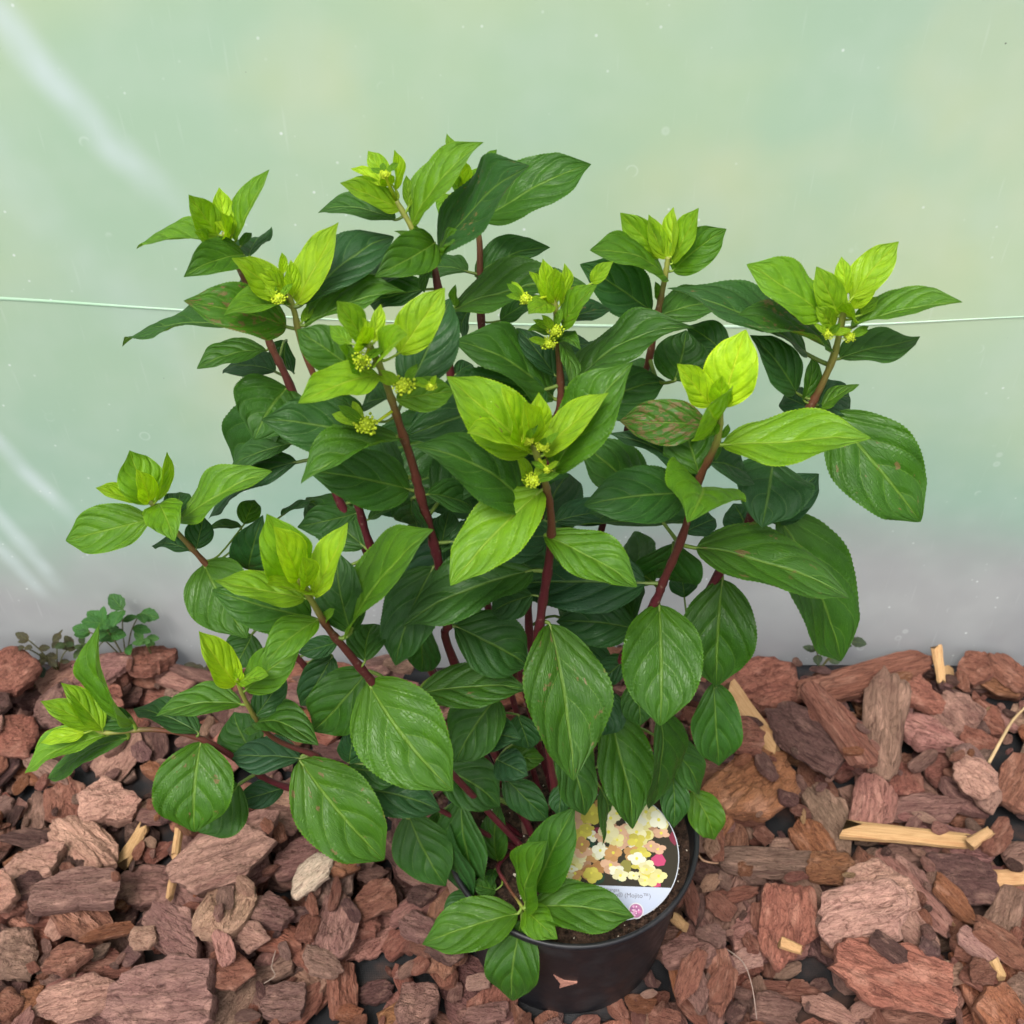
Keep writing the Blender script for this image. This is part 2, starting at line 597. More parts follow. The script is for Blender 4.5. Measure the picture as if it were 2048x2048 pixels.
def build_pot():
    r = root("plant_pot", POT, "round black plastic nursery pot standing on the bark chips", "plant pot")
    m = NT("black_plastic")
    P = m.n("TexCoord").outputs["Object"]
    n1 = m.noise(P, 26, 6, 0.65)
    n2 = m.noise(m.vmath('MULTIPLY', P, (1, 1, 5)), 60, 4)
    dust = m.math('MULTIPLY', m.ramp(n1, 0.48, 0.72), m.ramp(n2, 0.35, 0.65, 0.4, 1.0))
    c = m.mix(m.math('MULTIPLY', dust, 0.3), (0.007, 0.007, 0.009), (0.05, 0.045, 0.045))
    spk = m.ramp(m.voro(P, 150, 'F1'), 0.05, 0.12, 0.5, 0.0)
    spk = m.math('MULTIPLY', spk, m.ramp(n1, 0.52, 0.62))
    c = m.mix(spk, c, (0.22, 0.18, 0.15))
    mat = m.done(m.principled(c, m.ramp(n1, 0.35, 0.7, 0.40, 0.6), 0.38, m.bump(n2, 0.12, 0.001)))
    outer = [(0.0, 0.003), (0.085, 0.003), (0.090, 0.0), (0.0985, 0.0), (0.1015, 0.004), (0.1025, 0.010), (0.1125, 0.142),
             (0.1130, 0.1445), (0.1150, 0.1462), (0.1155, 0.150), (0.1172, 0.1665)]
    inner = [(0.1150, 0.1665), (0.1130, 0.146), (0.111, 0.140), (0.1005, 0.010), (0.0, 0.009)]
    V, F = lathe(outer + inner)
    me = mesh_np("wall", V, F); me.set_sharp_from_angle(angle=math.radians(38))
    link("wall", me, mat, r)
    rim = [(0.1172, 0.1664), (0.1196, 0.1668), (0.1204, 0.1685), (0.1206, 0.1725), (0.1198, 0.1744), (0.1180, 0.1748), (0.1163, 0.1738), (0.1155, 0.170), (0.1150, 0.1664)]
    V, F = lathe(rim, 128)
    link("rim", mesh_np("rim", V, F), mat, r)
    # soil
    ms = NT("potting_soil")
    P = ms.n("TexCoord").outputs["Object"]
    a = ms.noise(P, 220, 5, 0.65); b = ms.noise(P, 40, 4)
    c = ms.mix(ms.ramp(a, 0.35, 0.68), (0.012, 0.007, 0.005), (0.075, 0.042, 0.028))
    c = ms.mix(ms.ramp(b, 0.5, 0.7, 0, 0.5), c, (0.04, 0.022, 0.016))
    msoil = ms.done(ms.principled(c, 0.9, 0.2, ms.bump(a, 1.0, 0.004)))
    nr, ns = 26, 120
    V, F = [(0, 0, SOIL_Z)], []
    for i in range(1, nr + 1):
        rr = 0.1145 * i / nr
        for k in range(ns):
            g = 2 * math.pi * k / ns
            x, y = rr * math.cos(g), rr * math.sin(g)
            z = SOIL_Z + 0.0035 * mnoise.noise(Vector((x * 70, y * 70, 1))) + 0.004 * mnoise.noise(Vector((x * 22, y * 22, 5)))
            V.append((x, y, z))
    for k in range(ns):
        F.append((0, 1 + k, 1 + (k + 1) % ns))
    for i in range(nr - 1):
        for k in range(ns):
            F.append((1 + i * ns + k, 1 + (i + 1) * ns + k, 1 + (i + 1) * ns + (k + 1) % ns, 1 + i * ns + (k + 1) % ns))
    link("soil", mesh_np("soil", V, F), msoil, r)
    # crumbs and perlite on the soil
    def grains(name, n, rmin, rmax, mat, seed):
        R = random.Random(seed)
        bm = bmesh.new()
        for _ in range(n):
            rr, g = 0.111 * math.sqrt(R.random()), R.uniform(0, 6.283)
            x, y = rr * math.cos(g), rr * math.sin(g)
            s = R.uniform(rmin, rmax)
            z = SOIL_Z + 0.0035 * mnoise.noise(Vector((x * 70, y * 70, 1))) + 0.004 * mnoise.noise(Vector((x * 22, y * 22, 5))) + s * 0.3
            mt = Matrix.Translation((x, y, z)) @ Matrix.Rotation(R.uniform(0, 6.28), 4, 'Z') @ Matrix.Diagonal((s * R.uniform(.7, 1.5), s * R.uniform(.6, 1), s * R.uniform(.6, 1), 1))
            bmesh.ops.create_icosphere(bm, subdivisions=1, radius=1, matrix=mt)
        me = bpy.data.meshes.new(name); bm.to_mesh(me); bm.free()
        o = link(name, me, mat, r); o["kind"] = "stuff"
        o["label"] = "small loose " + name.replace('_', ' ') + " scattered on the potting soil"
    grains("perlite", 170, 0.0005, 0.0014, simple("perlite_white", (0.62, 0.55, 0.45), 0.8), 3)
    grains("soil_crumbs", 1500, 0.0008, 0.0026, msoil, 4)
    return r

build_pot()

# ------------------------------------------------------------------ plant label (round printed card)
def vcol_mat(name, rough=0.65, spec=0.06):
    m = NT(name)
    c = m.n("Attribute", attribute_name="print_col").outputs["Color"]
    c = m.mix(1.0, c, (0.66, 0.66, 0.66), 'MULTIPLY')
    return m.done(m.principled(c, rough, spec))

def set_vcol(me, cols):
    a = me.color_attributes.new("print_col", 'FLOAT_COLOR', 'POINT')
    a.data.foreach_set("color", np.array([(*c, 1) for c in cols], dtype=np.float32).ravel())

def build_label():
    cx, cy = px('K', 1290, 800)
    Zc = 0.184
    c = at_z(cx, cy, Zc)
    zax = (CAM - c).normalized()
    zax = (zax + Vector((0, 0.06, 0.06))).normalized()
    yax = (UPV - zax * UPV.dot(zax)).normalized()
    xax = yax.cross(zax)
    depth = (c - CAM).dot(FWD)
    R = 123 / FPX * depth
    r = root("plant_label", c, "round glossy plant label with cream flower picture stuck in the pot soil", "plant label")
    rot = Matrix((xax, yax, zax)).transposed().to_4x4()
    r.matrix_world = Matrix.Translation(c) @ rot
    white = simple("label_card", (0.34, 0.36, 0.40), 0.5, 0.2)
    V, F = [], []
    n = 72
    for z in (-0.0006, 0.0):
        for k in range(n):
            V.append((R * math.cos(2 * math.pi * k / n), R * math.sin(2 * math.pi * k / n), z))
    F = [tuple(range(n))[::-1], tuple(range(n, 2 * n))] + [(k, (k + 1) % n, n + (k + 1) % n, n + k) for k in range(n)]
    link("card", mesh_np("card", V, F, False), white, r)
    # peg that goes down into the soil
    down = rot.to_3x3().inverted() @ Vector((0, 0, -1))
    pb = Vector((0.004, -R * 0.80, -0.0012))
    V, F, _ = tube([pb, pb + down * 0.02, pb + down * 0.055], [0.004, 0.004, 0.001], 6)
    link("peg", mesh_np("peg", V, F), white, r)
    # printed photo: everything above the chord
    yc = -R * 0.48
    RR = random.Random(11)
    def inside(x, y): return x * x + y * y < (R * 0.985) ** 2 and y > yc
    Vs, Fs, Cs = [], [], []
    def poly(pts, z, col):
        pts = [(min(max(x, -R), R), max(y, yc)) for x, y in pts]
        pts2 = []
        for x, y in pts:
            l = math.hypot(x, y)
            if l > R * 0.985:
                x, y = x * R * 0.985 / l, y * R * 0.985 / l
            pts2.append((x, y))
        b = len(Vs)
        for (x, y) in pts2:
            Vs.append((x, y, z)); Cs.append(col)
        Fs.append(tuple(range(b, b + len(pts2))))
    arc = [(R * 0.985 * math.cos(g), R * 0.985 * math.sin(g)) for g in np.linspace(math.asin(yc / (R * .985)), math.pi - math.asin(yc / (R * .985)), 50)]
    poly(arc, 0.00012, (0.035, 0.03, 0.02))
    zc = 0.00016
    for _ in range(60):
        x, y = RR.uniform(-R, R), RR.uniform(yc, R)
        if not inside(x, y):
            continue
        s = RR.uniform(0.004, 0.011)
        col = RR.choice([(0.02, 0.05, 0.03), (0.32, 0.16, 0.06), (0.22, 0.2, 0.05), (0.35, 0.2, 0.12), (0.18, 0.03, 0.05), (0.05, 0.1, 0.04)])
        if x > R * .6 and y < 0: col = (0.45, 0.06, 0.14)
        poly([(x + s * math.cos(g) * RR.uniform(.6, 1), y + s * math.sin(g) * RR.uniform(.6, 1)) for g in np.linspace(0, 5.6, 7)], zc, col)
        zc += 0.000004
    for _ in range(120):
        x, y = RR.uniform(-R, R * .9), RR.uniform(yc + 0.004, R)
        if not inside(x, y) or (x > R * .68 and y < 0.002):
            continue
        s = RR.uniform(0.0045, 0.0085)
        base = RR.choice([(0.60, 0.55, 0.24), (0.62, 0.58, 0.34), (0.66, 0.65, 0.5), (0.50, 0.44, 0.08), (0.55, 0.34, 0.22), (0.45, 0.25, 0.1)])
        g0 = RR.uniform(0, 6.28)
        sq = RR.uniform(.5, 1)
        for k in range(4):
            g = g0 + k * math.pi / 2
            ox, oy = x + s * .62 * math.cos(g), y + s * .62 * math.sin(g) * sq
            kk = RR.uniform(.85, 1.08)
            poly([(ox + s * .62 * math.cos(t), oy + s * .62 * sq * math.sin(t)) for t in np.linspace(0, 5.5, 8)], zc, tuple(min(0.92, q * kk) for q in base))
            zc += 0.000002
        poly([(x + s * .22 * math.cos(t), y + s * .22 * math.sin(t)) for t in np.linspace(0, 5, 6)], zc, (0.6, 0.55, 0.08))
        zc += 0.000002
    me = mesh_np("flower_picture", Vs, Fs, False)
    set_vcol(me, Cs)
    link("flower_picture", me, vcol_mat("flower_print"), r)
    # text band (pale lavender), small round picture, text
    Vs, Fs, Cs = [], [], []
    a0 = math.asin(yc / (R * .985))
    arc = [(R * 0.985 * math.cos(g), R * 0.985 * math.sin(g)) for g in np.linspace(a0, -math.pi - a0, 40)]
    for (x, y) in arc:
        Vs.append((x, y - 0.0001, 0.00012)); k = (yc - y) / R
        Cs.append((0.46 - .1 * k, 0.50 - .08 * k, 0.60))
    Fs.append(tuple(range(len(Vs))))
    me = mesh_np("text_band", Vs, [f[::-1] for f in Fs], False)
    set_vcol(me, Cs)
    link("text_band", me, vcol_mat("band_print"), r)
    # small inset picture
    ux, uy = px('K', 1400, 1108)
    sx, sy = (ux - cx) / FPX * depth, -(uy - cy) / FPX * depth
    Vs, Fs, Cs = [], [], []
    def disc(x, y, rad, z, col, n=20):
        b = len(Vs)
        for k in range(n):
            Vs.append((x + rad * math.cos(2 * math.pi * k / n), y + rad * math.sin(2 * math.pi * k / n), z)); Cs.append(col)
        Fs.append(tuple(range(b, b + n)))
    disc(sx, sy, 0.0068, 0.0003, (0.6, 0.6, 0.62), 28)
    disc(sx, sy, 0.0058, 0.00034, (0.40, 0.16, 0.30), 28)
    zz = 0.00038
    for _ in range(26):
        g, q = RR.uniform(0, 6.28), 0.0046 * math.sqrt(RR.random())
        disc(sx + q * math.cos(g), sy + q * math.sin(g), RR.uniform(.0006, .0012), zz, RR.choice([(0.7, 0.35, 0.55), (0.6, 0.2, 0.4), (0.8, 0.6, 0.7), (0.3, 0.12, 0.3)]), 7)
        zz += 0.000004
    me = mesh_np("small_picture", Vs, Fs, False)
    set_vcol(me, Cs)
    link("small_picture", me, vcol_mat("small_print"), r)
    ink = simple("label_ink", (0.06, 0.06, 0.08), 0.5)
    def text(body, kx, ky, width_k):
        cu = bpy.data.curves.new("text", 'FONT')
        cu.body = body
        cu.align_x = 'LEFT'
        to = bpy.data.objects.new("text_tmp", cu)
        COL.objects.link(to)
        bpy.context.view_layer.update()
        me = bpy.data.meshes.new_from_object(to.evaluated_get(bpy.context.evaluated_depsgraph_get()))
        bpy.data.objects.remove(to)
        co = np.empty(len(me.vertices) * 3); me.vertices.foreach_get("co", co); co = co.reshape(-1, 3)
        wd = width_k * CROPS['K'][2] / FPX * depth
        s = wd / (co[:, 0].max() - co[:, 0].min())
        qx, qy = px('K', kx, ky)
        co = (co - [co[:, 0].min(), 0, 0]) * s + [(qx - cx) / FPX * depth, -(qy - cy) / FPX * depth, 0.00032]
        me.vertices.foreach_set("co", co.ravel()); me.update()
        link("lettering", me, ink, r)
    text("Hydrangea", 1192, 1006, 112)
    text("green\u00ae (Mojito\u2122)", 1215, 1036, 270)

build_label()

# ------------------------------------------------------------------ bark chips
def nz(x, y, z):
    return mnoise.noise(Vector((x, y, z)))

def bark_shape(seed, seg, rings, blocky):
    """unit chip: about 1 long (x), 1 wide (y), 1 thick (z), ragged polygon outline, flaky top"""
    R = random.Random(seed)
    n = R.randint(5, 8)
    ang = sorted((i + R.uniform(-.34, .34)) * 2 * math.pi / n for i in range(n))
    cor = []
    for g in ang:
        c, s = math.cos(g), math.sin(g)
        k = (abs(c) ** 3.2 + abs(s) ** 3.2) ** (-1 / 3.2)       # superellipse, boxy
        k *= R.uniform(0.74, 1.0)
        cor.append((0.5 * k * c, 0.5 * k * s))
    out = []
    for k in range(seg):
        g = 2 * math.pi * k / seg
        d = (math.cos(g), math.sin(g))
        best = 0.4
        for i in range(n):
            a, b = cor[i], cor[(i + 1) % n]
            ex, ey = b[0] - a[0], b[1] - a[1]
            den = d[0] * ey - d[1] * ex
            if abs(den) < 1e-9:
                continue
            t = (a[0] * ey - a[1] * ex) / den
            u = (a[0] * d[1] - a[1] * d[0]) / den
            if t > 0 and -0.001 <= u <= 1.001:
                best = t
        best *= 1 + 0.11 * nz(d[0] * 2.2 + seed, d[1] * 2.2, 3.1) + 0.07 * nz(d[0] * 6 + seed, d[1] * 6, 1.7) + 0.055 * nz(d[0] * 15, d[1] * 15, seed)
        out.append((d[0] * best, d[1] * best))
    tilt = R.uniform(-.25, .25), R.uniform(-.2, .2)
    steps = R.uniform(3, 6)
    def top(x, y, f):
        a = nz(x * 2.3 + seed * 1.7, y * 3.6, 2.0) * .5 + .5
        q = math.floor(a * steps) / steps
        z = 0.30 + tilt[0] * x + tilt[1] * y + 0.46 * (0.7 * q + 0.3 * a - 0.4)
        z += 0.11 * nz(x * 4, y * 13 + seed, 4.4) + 0.05 * nz(x * 12, y * 30, seed)
        z -= (0.20 if not blocky else 0.07) * f ** 5
        return z
    V, F = [], []
    fr = [((i + 1) / rings) ** 0.85 for i in range(rings)]
    V.append((0, 0, top(0, 0, 0)))
    for f in fr:
        for (ox, oy) in out:
            x, y = ox * f, oy * f
            V.append((x, y, top(x, y, f)))
    side = [(1.02, 0.02), (0.985, -0.18), (0.93, -0.42), (0.55, -0.5)]
    for j, (f, zb) in enumerate(side):
        for k, (ox, oy) in enumerate(out):
            jj = 1 + 0.07 * nz(k * 0.9 + seed, j * 3.3, 7)
            rim = V[1 + (rings - 1) * seg + k][2]
            z = zb if zb < 0 else rim * 0.45 - 0.05
            V.append((ox * f * jj, oy * f * jj, z + 0.05 * nz(ox * 9, oy * 9, j)))
    ext = (max(o[0] for o in out) - min(o[0] for o in out), max(o[1] for o in out) - min(o[1] for o in out))
    V.append((0, 0, -0.5))
    V = [(x / ext[0], y / ext[1], z) for x, y, z in V]
    for k in range(seg):
        F.append((0, 1 + k, 1 + (k + 1) % seg))
    tot = rings + len(side)
    for i in range(tot - 1):
        for k in range(seg):
            F.append((1 + i * seg + k, 1 + (i + 1) * seg + k, 1 + (i + 1) * seg + (k + 1) % seg, 1 + i * seg + (k + 1) % seg))
    last = 1 + (tot - 1) * seg
    for k in range(seg):
        F.append((last + k, len(V) - 1, last + (k + 1) % seg))
    return np.array(V), F

NPROTO = 26
PROTO = []
for i in range(NPROTO):
    V, F = bark_shape(100 + i, 44, 9, i % 3 == 0)
    me = mesh_np("bark_chip", V, F)
    me.set_sharp_from_angle(angle=math.radians(27))
    me.materials.append(M_BARK)
    PROTO.append(me)
LOWP = [bark_shape(100 + i, 16, 4, i % 3 == 0) for i in range(NPROTO)]

def splinter_mesh(seed):
    R = random.Random(seed)
    V, F = [], []
    n, m = 10, 8
    ends = [(R.uniform(-.08, .10), R.uniform(-.12, .08)) for _ in range(m)]
    for i in range(n):
        t = i / (n - 1)
        for k in range(m):
            g = 2 * math.pi * (k + .5) / m
            y = max(-.5, min(.5, .62 * math.cos(g))); z = max(-.5, min(.5, .62 * math.sin(g)))
            tap = 1 - 0.25 * t * R.uniform(.8, 1.2)
            x = -.5 + t
            if i == 0: x += ends[k][0] * 1.4
            if i == n - 1: x += ends[k][1] * 1.6
            V.append((x, y * tap + .06 * nz(x * 3, seed, k * .2), z * tap + .05 * nz(x * 4, seed + 5, k * .7)))
        if i:
            for k in range(m):
                F.append(((i - 1) * m + k, (i - 1) * m + (k + 1) % m, i * m + (k + 1) % m, i * m + k))
    F.append(tuple(range(m))); F.append(tuple((n - 1) * m + k for k in range(m))[::-1])
    me = mesh_np("wood_splinter", V, [f[::-1] for f in F])
    me.set_sharp_from_angle(angle=math.radians(30))
    me.materials.append(M_WOOD)
    return me

SPL = [splinter_mesh(40 + i) for i in range(6)]

# height field the chips are laid on, one after another
GX0, GX1, GY0, GY1, GC = -1.3, 1.3, -0.62, 0.40, 0.004
gnx, gny = int((GX1 - GX0) / GC), int((GY1 - GY0) / GC)
gxs = GX0 + (np.arange(gnx) + .5) * GC
gys = GY0 + (np.arange(gny) + .5) * GC
HF = np.array([[ground_z(x, y) for x in gxs] for y in gys])

def lay(x, y, yaw, L, W, T, damp=0.6, rt=0.10, maxtilt=0.5):
    """rest a chip on the height field; returns its matrix"""
    hl = 0.5 * math.hypot(L, W)
    i0, i1 = max(0, int((x - hl - GX0) / GC)), min(gnx, int((x + hl - GX0) / GC) + 1)
    j0, j1 = max(0, int((y - hl - GY0) / GC)), min(gny, int((y + hl - GY0) / GC) + 1)
    if i1 - i0 < 2 or j1 - j0 < 2:
        return None
    xx, yy = np.meshgrid(gxs[i0:i1] - x, gys[j0:j1] - y)
    c, s = math.cos(yaw), math.sin(yaw)
    a, b = (xx * c + yy * s) / (L * .5), (-xx * s + yy * c) / (W * .5)
    msk = (np.abs(a) ** 3 + np.abs(b) ** 3) < 0.85
    if msk.sum() < 3:
        return None
    h = HF[j0:j1, i0:i1][msk]
    X, Y = xx[msk], yy[msk]
    A = np.stack([X, Y, np.ones_like(X)], 1)
    try:
        sol = np.linalg.lstsq(A.T @ A + np.diag([1e-4, 1e-4, 0]), A.T @ h, rcond=None)[0]
    except np.linalg.LinAlgError:
        sol = [0, 0, h.mean()]
    px_, py_ = sol[0] * damp + random.gauss(0, rt), sol[1] * damp + random.gauss(0, rt)
    l = math.hypot(px_, py_)
    if l > maxtilt:
        px_, py_ = px_ * maxtilt / l, py_ * maxtilt / l
    res = h - (px_ * X + py_ * Y)
    z0 = np.percentile(res, 72)
    zc = z0 + T * 0.46
    n = Vector((-px_, -py_, 1)).normalized()
    xd = Vector((c, s, 0)); xd = (xd - n * xd.dot(n)).normalized()
    yd = n.cross(xd)
    new = z0 + T * 0.85 + px_ * X + py_ * Y
    sub = HF[j0:j1, i0:i1]
    sub[msk] = np.maximum(sub[msk], new)
    M = Matrix((xd, yd, n)).transposed().to_4x4()
    return Matrix.Translation((x, y, zc)) @ M @ Matrix.Diagonal((L, W, T, 1))

def near_pot(x, y, hl):
    return math.hypot(x - POT.x, y - POT.y) < 0.100 + hl * 0.45

PAL = {'r': (0.265, 0.105, 0.070), 'm': (0.235, 0.120, 0.098), 't': (0.42, 0.23, 0.17), 'd': (0.115, 0.056, 0.047),
       'o': (0.29, 0.115, 0.055), 'b': (0.25, 0.145, 0.105), 'p': (0.34, 0.155, 0.125),
       'y': (0.50, 0.30, 0.145), 'w': (0.62, 0.50, 0.36)}

def jit(c, k=0.12):
    f = random.uniform(1 - k, 1 + k)
    return tuple(max(0.01, x * f * random.uniform(1 - k * .35, 1 + k * .35)) for x in c)

CHIPS = []     # (matrix, proto index, colour key, colour, hand placed, kind)

def fill(n, lmin, lmax, tk, keep=None):
    for _ in range(n):
        x, y = random.uniform(GX0, GX1), random.uniform(GY0, WALL_Y - 0.012)
        if keep and not keep(x, y):
            continue
        L = lmin + (lmax - lmin) * random.random() ** 1.7
        W = L * random.uniform(.36, .8)
        if near_pot(x, y, L * .5):
            continue
        yaw = random.uniform(0, math.pi)
        if y > WALL_Y - 0.05:
            yaw = random.gauss(0, .35)
            y = min(y, WALL_Y - 0.012 - W * .4)
        M = lay(x, y, yaw, L, W, random.uniform(*tk), rt=0.16)
        if M is None:
            continue
        k = random.choices('rmtdobp', (30, 22, 9, 16, 7, 10, 6))[0]
        CHIPS.append((M, random.randrange(NPROTO), k, jit(PAL[k], .2), False, 'bark'))

fill(1700, 0.035, 0.09, (0.010, 0.018))
fill(1000, 0.035, 0.10, (0.012, 0.024))
fill(900, 0.02, 0.05, (0.007, 0.014))

HAND = """
I 240 520 560 290 190 t|I 0 640 230 450 260 r|I 660 270 860 290 210 r|I 440 460 790 500 160 m|I 790 420 1030 420 170 r
I 1050 440 1310 520 60 m|I 500 580 740 640 120 r|I 230 640 420 640 240 m|I -20 720 100 740 150 d|I 30 880 240 830 200 r
I 160 1050 170 1300 140 b|I 350 1030 350 1260 200 r|I 20 1370 370 1410 90 d|I 0 1540 130 1460 130 o|I 440 1480 450 1700 160 d
I 820 1480 970 1360 100 r|I 100 1830 330 1760 130 d|I 780 1200 990 1270 90 m|I 650 1760 740 1700 80 o|I 480 1230 800 1120 250 t
I 1080 1640 1640 1430 230 m|I 1100 1810 1640 1600 280 b|I 130 1600 380 1640 230 t|I 340 1290 640 1570 230 t|I 650 1610 1000 1640 210 m
I 710 1490 830 1310 75 y|I 1100 1370 1090 1640 45 y|I 1080 1700 1050 1860 40 y
I 270 1850 720 1770 200 m|I -20 1850 180 1880 170 t|L 540 1440 850 1330 70 o|L -40 1500 230 1500 250 b|L 330 1560 600 1560 190 r
L 1010 1320 1350 1560 230 m|L 880 1480 1050 1480 120 t|L 1340 1650 1650 1640 200 r|L 1640 1270 1900 1290 200 m|L 1570 1450 1750 1500 160 t
L 110 1800 290 1800 140 o|L -40 1800 130 1900 180 r|L 1700 1800 1960 1800 200 m|L 250 1900 760 1700 220 t|L 760 1790 1440 1820 420 m
J 250 1220 470 1230 140 t|J 270 1380 520 1350 160 m|J 0 1330 270 1300 170 r|J 350 1600 660 1560 200 m|J 660 1620 870 1650 180 o|J 850 1600 1030 1590 120 m
J 860 1850 1090 1780 180 r|J 700 1930 740 1750 60 r|J 1120 1640 1400 1740 150 m|J 1190 1820 1350 1850 120 d|J 470 1800 690 1660 150 w
R 290 320 600 230 230 r|R 640 330 1240 210 130 r|R 1380 230 1530 260 120 r|R 1530 190 1720 330 150 r|R 440 500 780 720 190 d
R 640 440 900 780 150 r|R 1080 480 1340 640 180 p|R 1120 400 1280 400 140 r|R 1270 400 1450 520 200 m|R 1450 360 1620 480 110 r
R 1390 560 1530 620 100 r|R 1320 780 1500 900 150 t|R 1620 870 1720 680 150 r|R 700 780 860 1080 170 b|R 200 1000 520 680 260 o
R 1010 330 980 740 180 b|R 985 760 965 1010 190 p|R 600 930 740 1160 160 o|R 400 700 450 830 70 m|R 1250 210 1270 330 45 y|R 1330 180 1350 300 70 y
R 280 380 470 620 90 y|R 100 520 280 640 160 r|R 200 640 400 620 150 r|R 1060 900 1400 900 110 m|R 880 1020 1440 1080 70 y|R 1410 1120 1500 1080 40 y
R 200 1200 680 1170 130 b|R 640 1230 850 1240 130 o|R 540 1240 780 1420 100 b|R 1040 1080 1250 1120 100 m|R 1240 1220 1540 1260 170 d
R 1230 1280 1470 1440 100 o|R 1550 1230 1720 1240 60 y|R 1570 1520 1650 1290 130 b|R 980 1120 1300 1520 110 p|R 530 1320 530 1680 260 r
R 820 1420 1080 1350 220 t|R 690 1560 1060 1480 230 t|R 1060 1480 1230 1640 150 t|R 1380 1560 1650 1760 140 r|R 780 1700 1320 1880 260 r
R 900 1660 1060 1760 80 d|R 200 1680 220 1950 140 r|R 50 1720 110 1950 120 m|R 340 1720 720 1740 80 r|R 380 1850 630 1850 140 m
R 650 1790 900 1890 90 t|R 1370 1800 1480 1800 110 r|R 1550 1880 1720 1880 130 b|R 330 1560 380 1650 60 r|R 100 1380 380 1320 60 r
R 60 1350 100 1520 70 d|R 1480 1160 1610 1000 80 r|R 500 1630 590 1660 40 y|R 1480 1750 1520 1830 40 y
K 350 1620 690 1600 230 b|K 20 1230 210 1350 150 m|K 200 1400 380 1500 150 d|K -20 1700 200 1750 300 m|K 1560 1500 1830 1480 180 m
K 1620 1250 1680 1310 55 y|K 1680 1050 1740 1280 80 r|K 1740 900 1900 1000 130 d|K 1640 1780 1740 1530 120 r|K 1830 1780 1900 1560 100 r
K 1830 1080 1960 1200 110 r|K 1750 1330 1900 1400 120 m|K 1480 1760 1650 1800 110 r|K 830 1800 1050 1830 60 r|K 400 1780 640 1800 110 m
"""
for row in sorted(HAND.replace("\n", "|").split("|"), key=lambda r: r.strip()[-1:] in ('y', 'w')):
    q = row.split()
    if len(q) != 7:
        continue
    x1, y1 = px(q[0], float(q[1]), float(q[2])); x2, y2 = px(q[0], float(q[3]), float(q[4]))
    w = float(q[5]) * CROPS[q[0]][2]
    a, b = at_z(x1, y1, 0.0), at_z(x2, y2, 0.0)
    mid = (a + b) / 2
    d = b - a
    L = d.length * (1.35 if q[6] == 'w' else 1.14)
    depth = (mid - CAM).dot(FWD)
    perp = abs(d.normalized().x)                       # width across the view is foreshortened
    dip = math.asin(min(1, (CAM.z) / (mid - CAM).length))
    W = w / FPX * depth / (math.sin(dip) * perp + (1 - perp)) * (1.3 if q[6] == 'w' else 1.1)
    T = min(0.040, max(0.012, 0.34 * min(L, W) + 0.005))
    if q[6] in 'yw':
        T = min(T, 0.012)
    if mid.y + 0.4 * W > WALL_Y:
        mid.y = WALL_Y - 0.4 * W - 0.004
    if math.hypot(mid.x - POT.x, mid.y - POT.y) < 0.10 + min(L, W) * .45:
        continue
    M = lay(mid.x, mid.y, math.atan2(d.y, d.x), L, W, T, damp=0.5, rt=0.11, maxtilt=0.35)
    if M is not None:
        wood = q[6] == 'y'
        CHIPS.append((M, random.randrange(6 if wood else NPROTO), q[6], jit(PAL[q[6]], .10), True, 'wood' if wood else 'bark'))

def in_gap(x, y):
    i, j, w = int((x - GX0) / GC), int((y - GY0) / GC), 8
    sub = HF[max(0, j - w):j + w, max(0, i - w):i + w]
    return sub.size > 0 and HF[min(gny - 1, j), min(gnx - 1, i)] < sub.mean() - 0.004
fill(5200, 0.008, 0.030, (0.004, 0.009), in_gap)
for _ in range(260):                                   # small pieces pushed up against the pot
    g, rr = random.uniform(0, 6.283), random.uniform(0.103, 0.165)
    L = random.uniform(.015, .045)
    k = random.choices('rmtdob', (30, 22, 9, 16, 7, 10))[0]
    M = lay(POT.x + rr * math.cos(g), POT.y + rr * math.sin(g), random.uniform(0, 3.14), L, L * random.uniform(.4, .8), random.uniform(.005, .010), rt=.12)
    if M is not None and M.translation.z < 0.006:
        CHIPS.append((M, random.randrange(NPROTO), k, jit(PAL[k], .2), False, 'bark'))
# slivers of pale wood strewn about
for _ in range(26):
    x, y = random.uniform(-1, 1), random.uniform(GY0, WALL_Y - 0.03)
    if near_pot(x, y, 0.02):
        continue
    M = lay(x, y, random.uniform(0, 3.14), random.uniform(.012, .04), random.uniform(.003, .007), 0.004)
    if M is not None:
        CHIPS.append((M, random.randrange(6), 'y', jit(PAL['y'], .2), False, 'wood'))
print("chip surface mean height", HF[:, :].mean())

COLWORD = {'r': "reddish brown", 'm': "dull mauve brown", 't': "pale pinkish tan", 'd': "dark purplish brown", 'o': "rusty orange brown",
           'b': "greyish brown", 'p': "pink red", 'w': "whitish", 'y': "pale yellow"}
GROUPS = {'r': "reddish brown bark chips", 'm': "mauve brown bark chips", 't': "pale tan bark chips", 'd': "dark bark chips",
          'o': "orange brown bark chips", 'b': "greyish brown bark chips", 'p': "pink red bark chips", 'y': "pale wood pieces", 'w': "whitish wood chips"}

def chip_label(M, key, kind):
    c, s = M.translation, M.to_scale()
    size = "large" if s.x > 0.085 else "small" if s.x < 0.045 else "medium"
    asp = s.x / max(s.y, 1e-4)
    form = "long narrow" if asp > 2.3 else "broad" if asp < 1.45 else "oblong"
    dp = math.hypot(c.x - POT.x, c.y - POT.y)
    if c.y > WALL_Y - 0.075:
        where = "at the film wall's foot"
    elif dp < 0.19:
        where = "right beside the black pot"
    elif c.x < POT.x - 0.19 and c.y > 0.05:
        where = "behind the low sideways shoot"
    elif c.x < POT.x:
        where = "across from the plant label"
    elif c.y > 0.12:
        where = "between film wall and plant label"
    else:
        where = "near the plant label"
    what = "split wood piece" if kind == 'wood' else "wood chip" if key == 'w' else "bark chip"
    return f"{size} {form} {COLWORD[key]} {what} {where}"

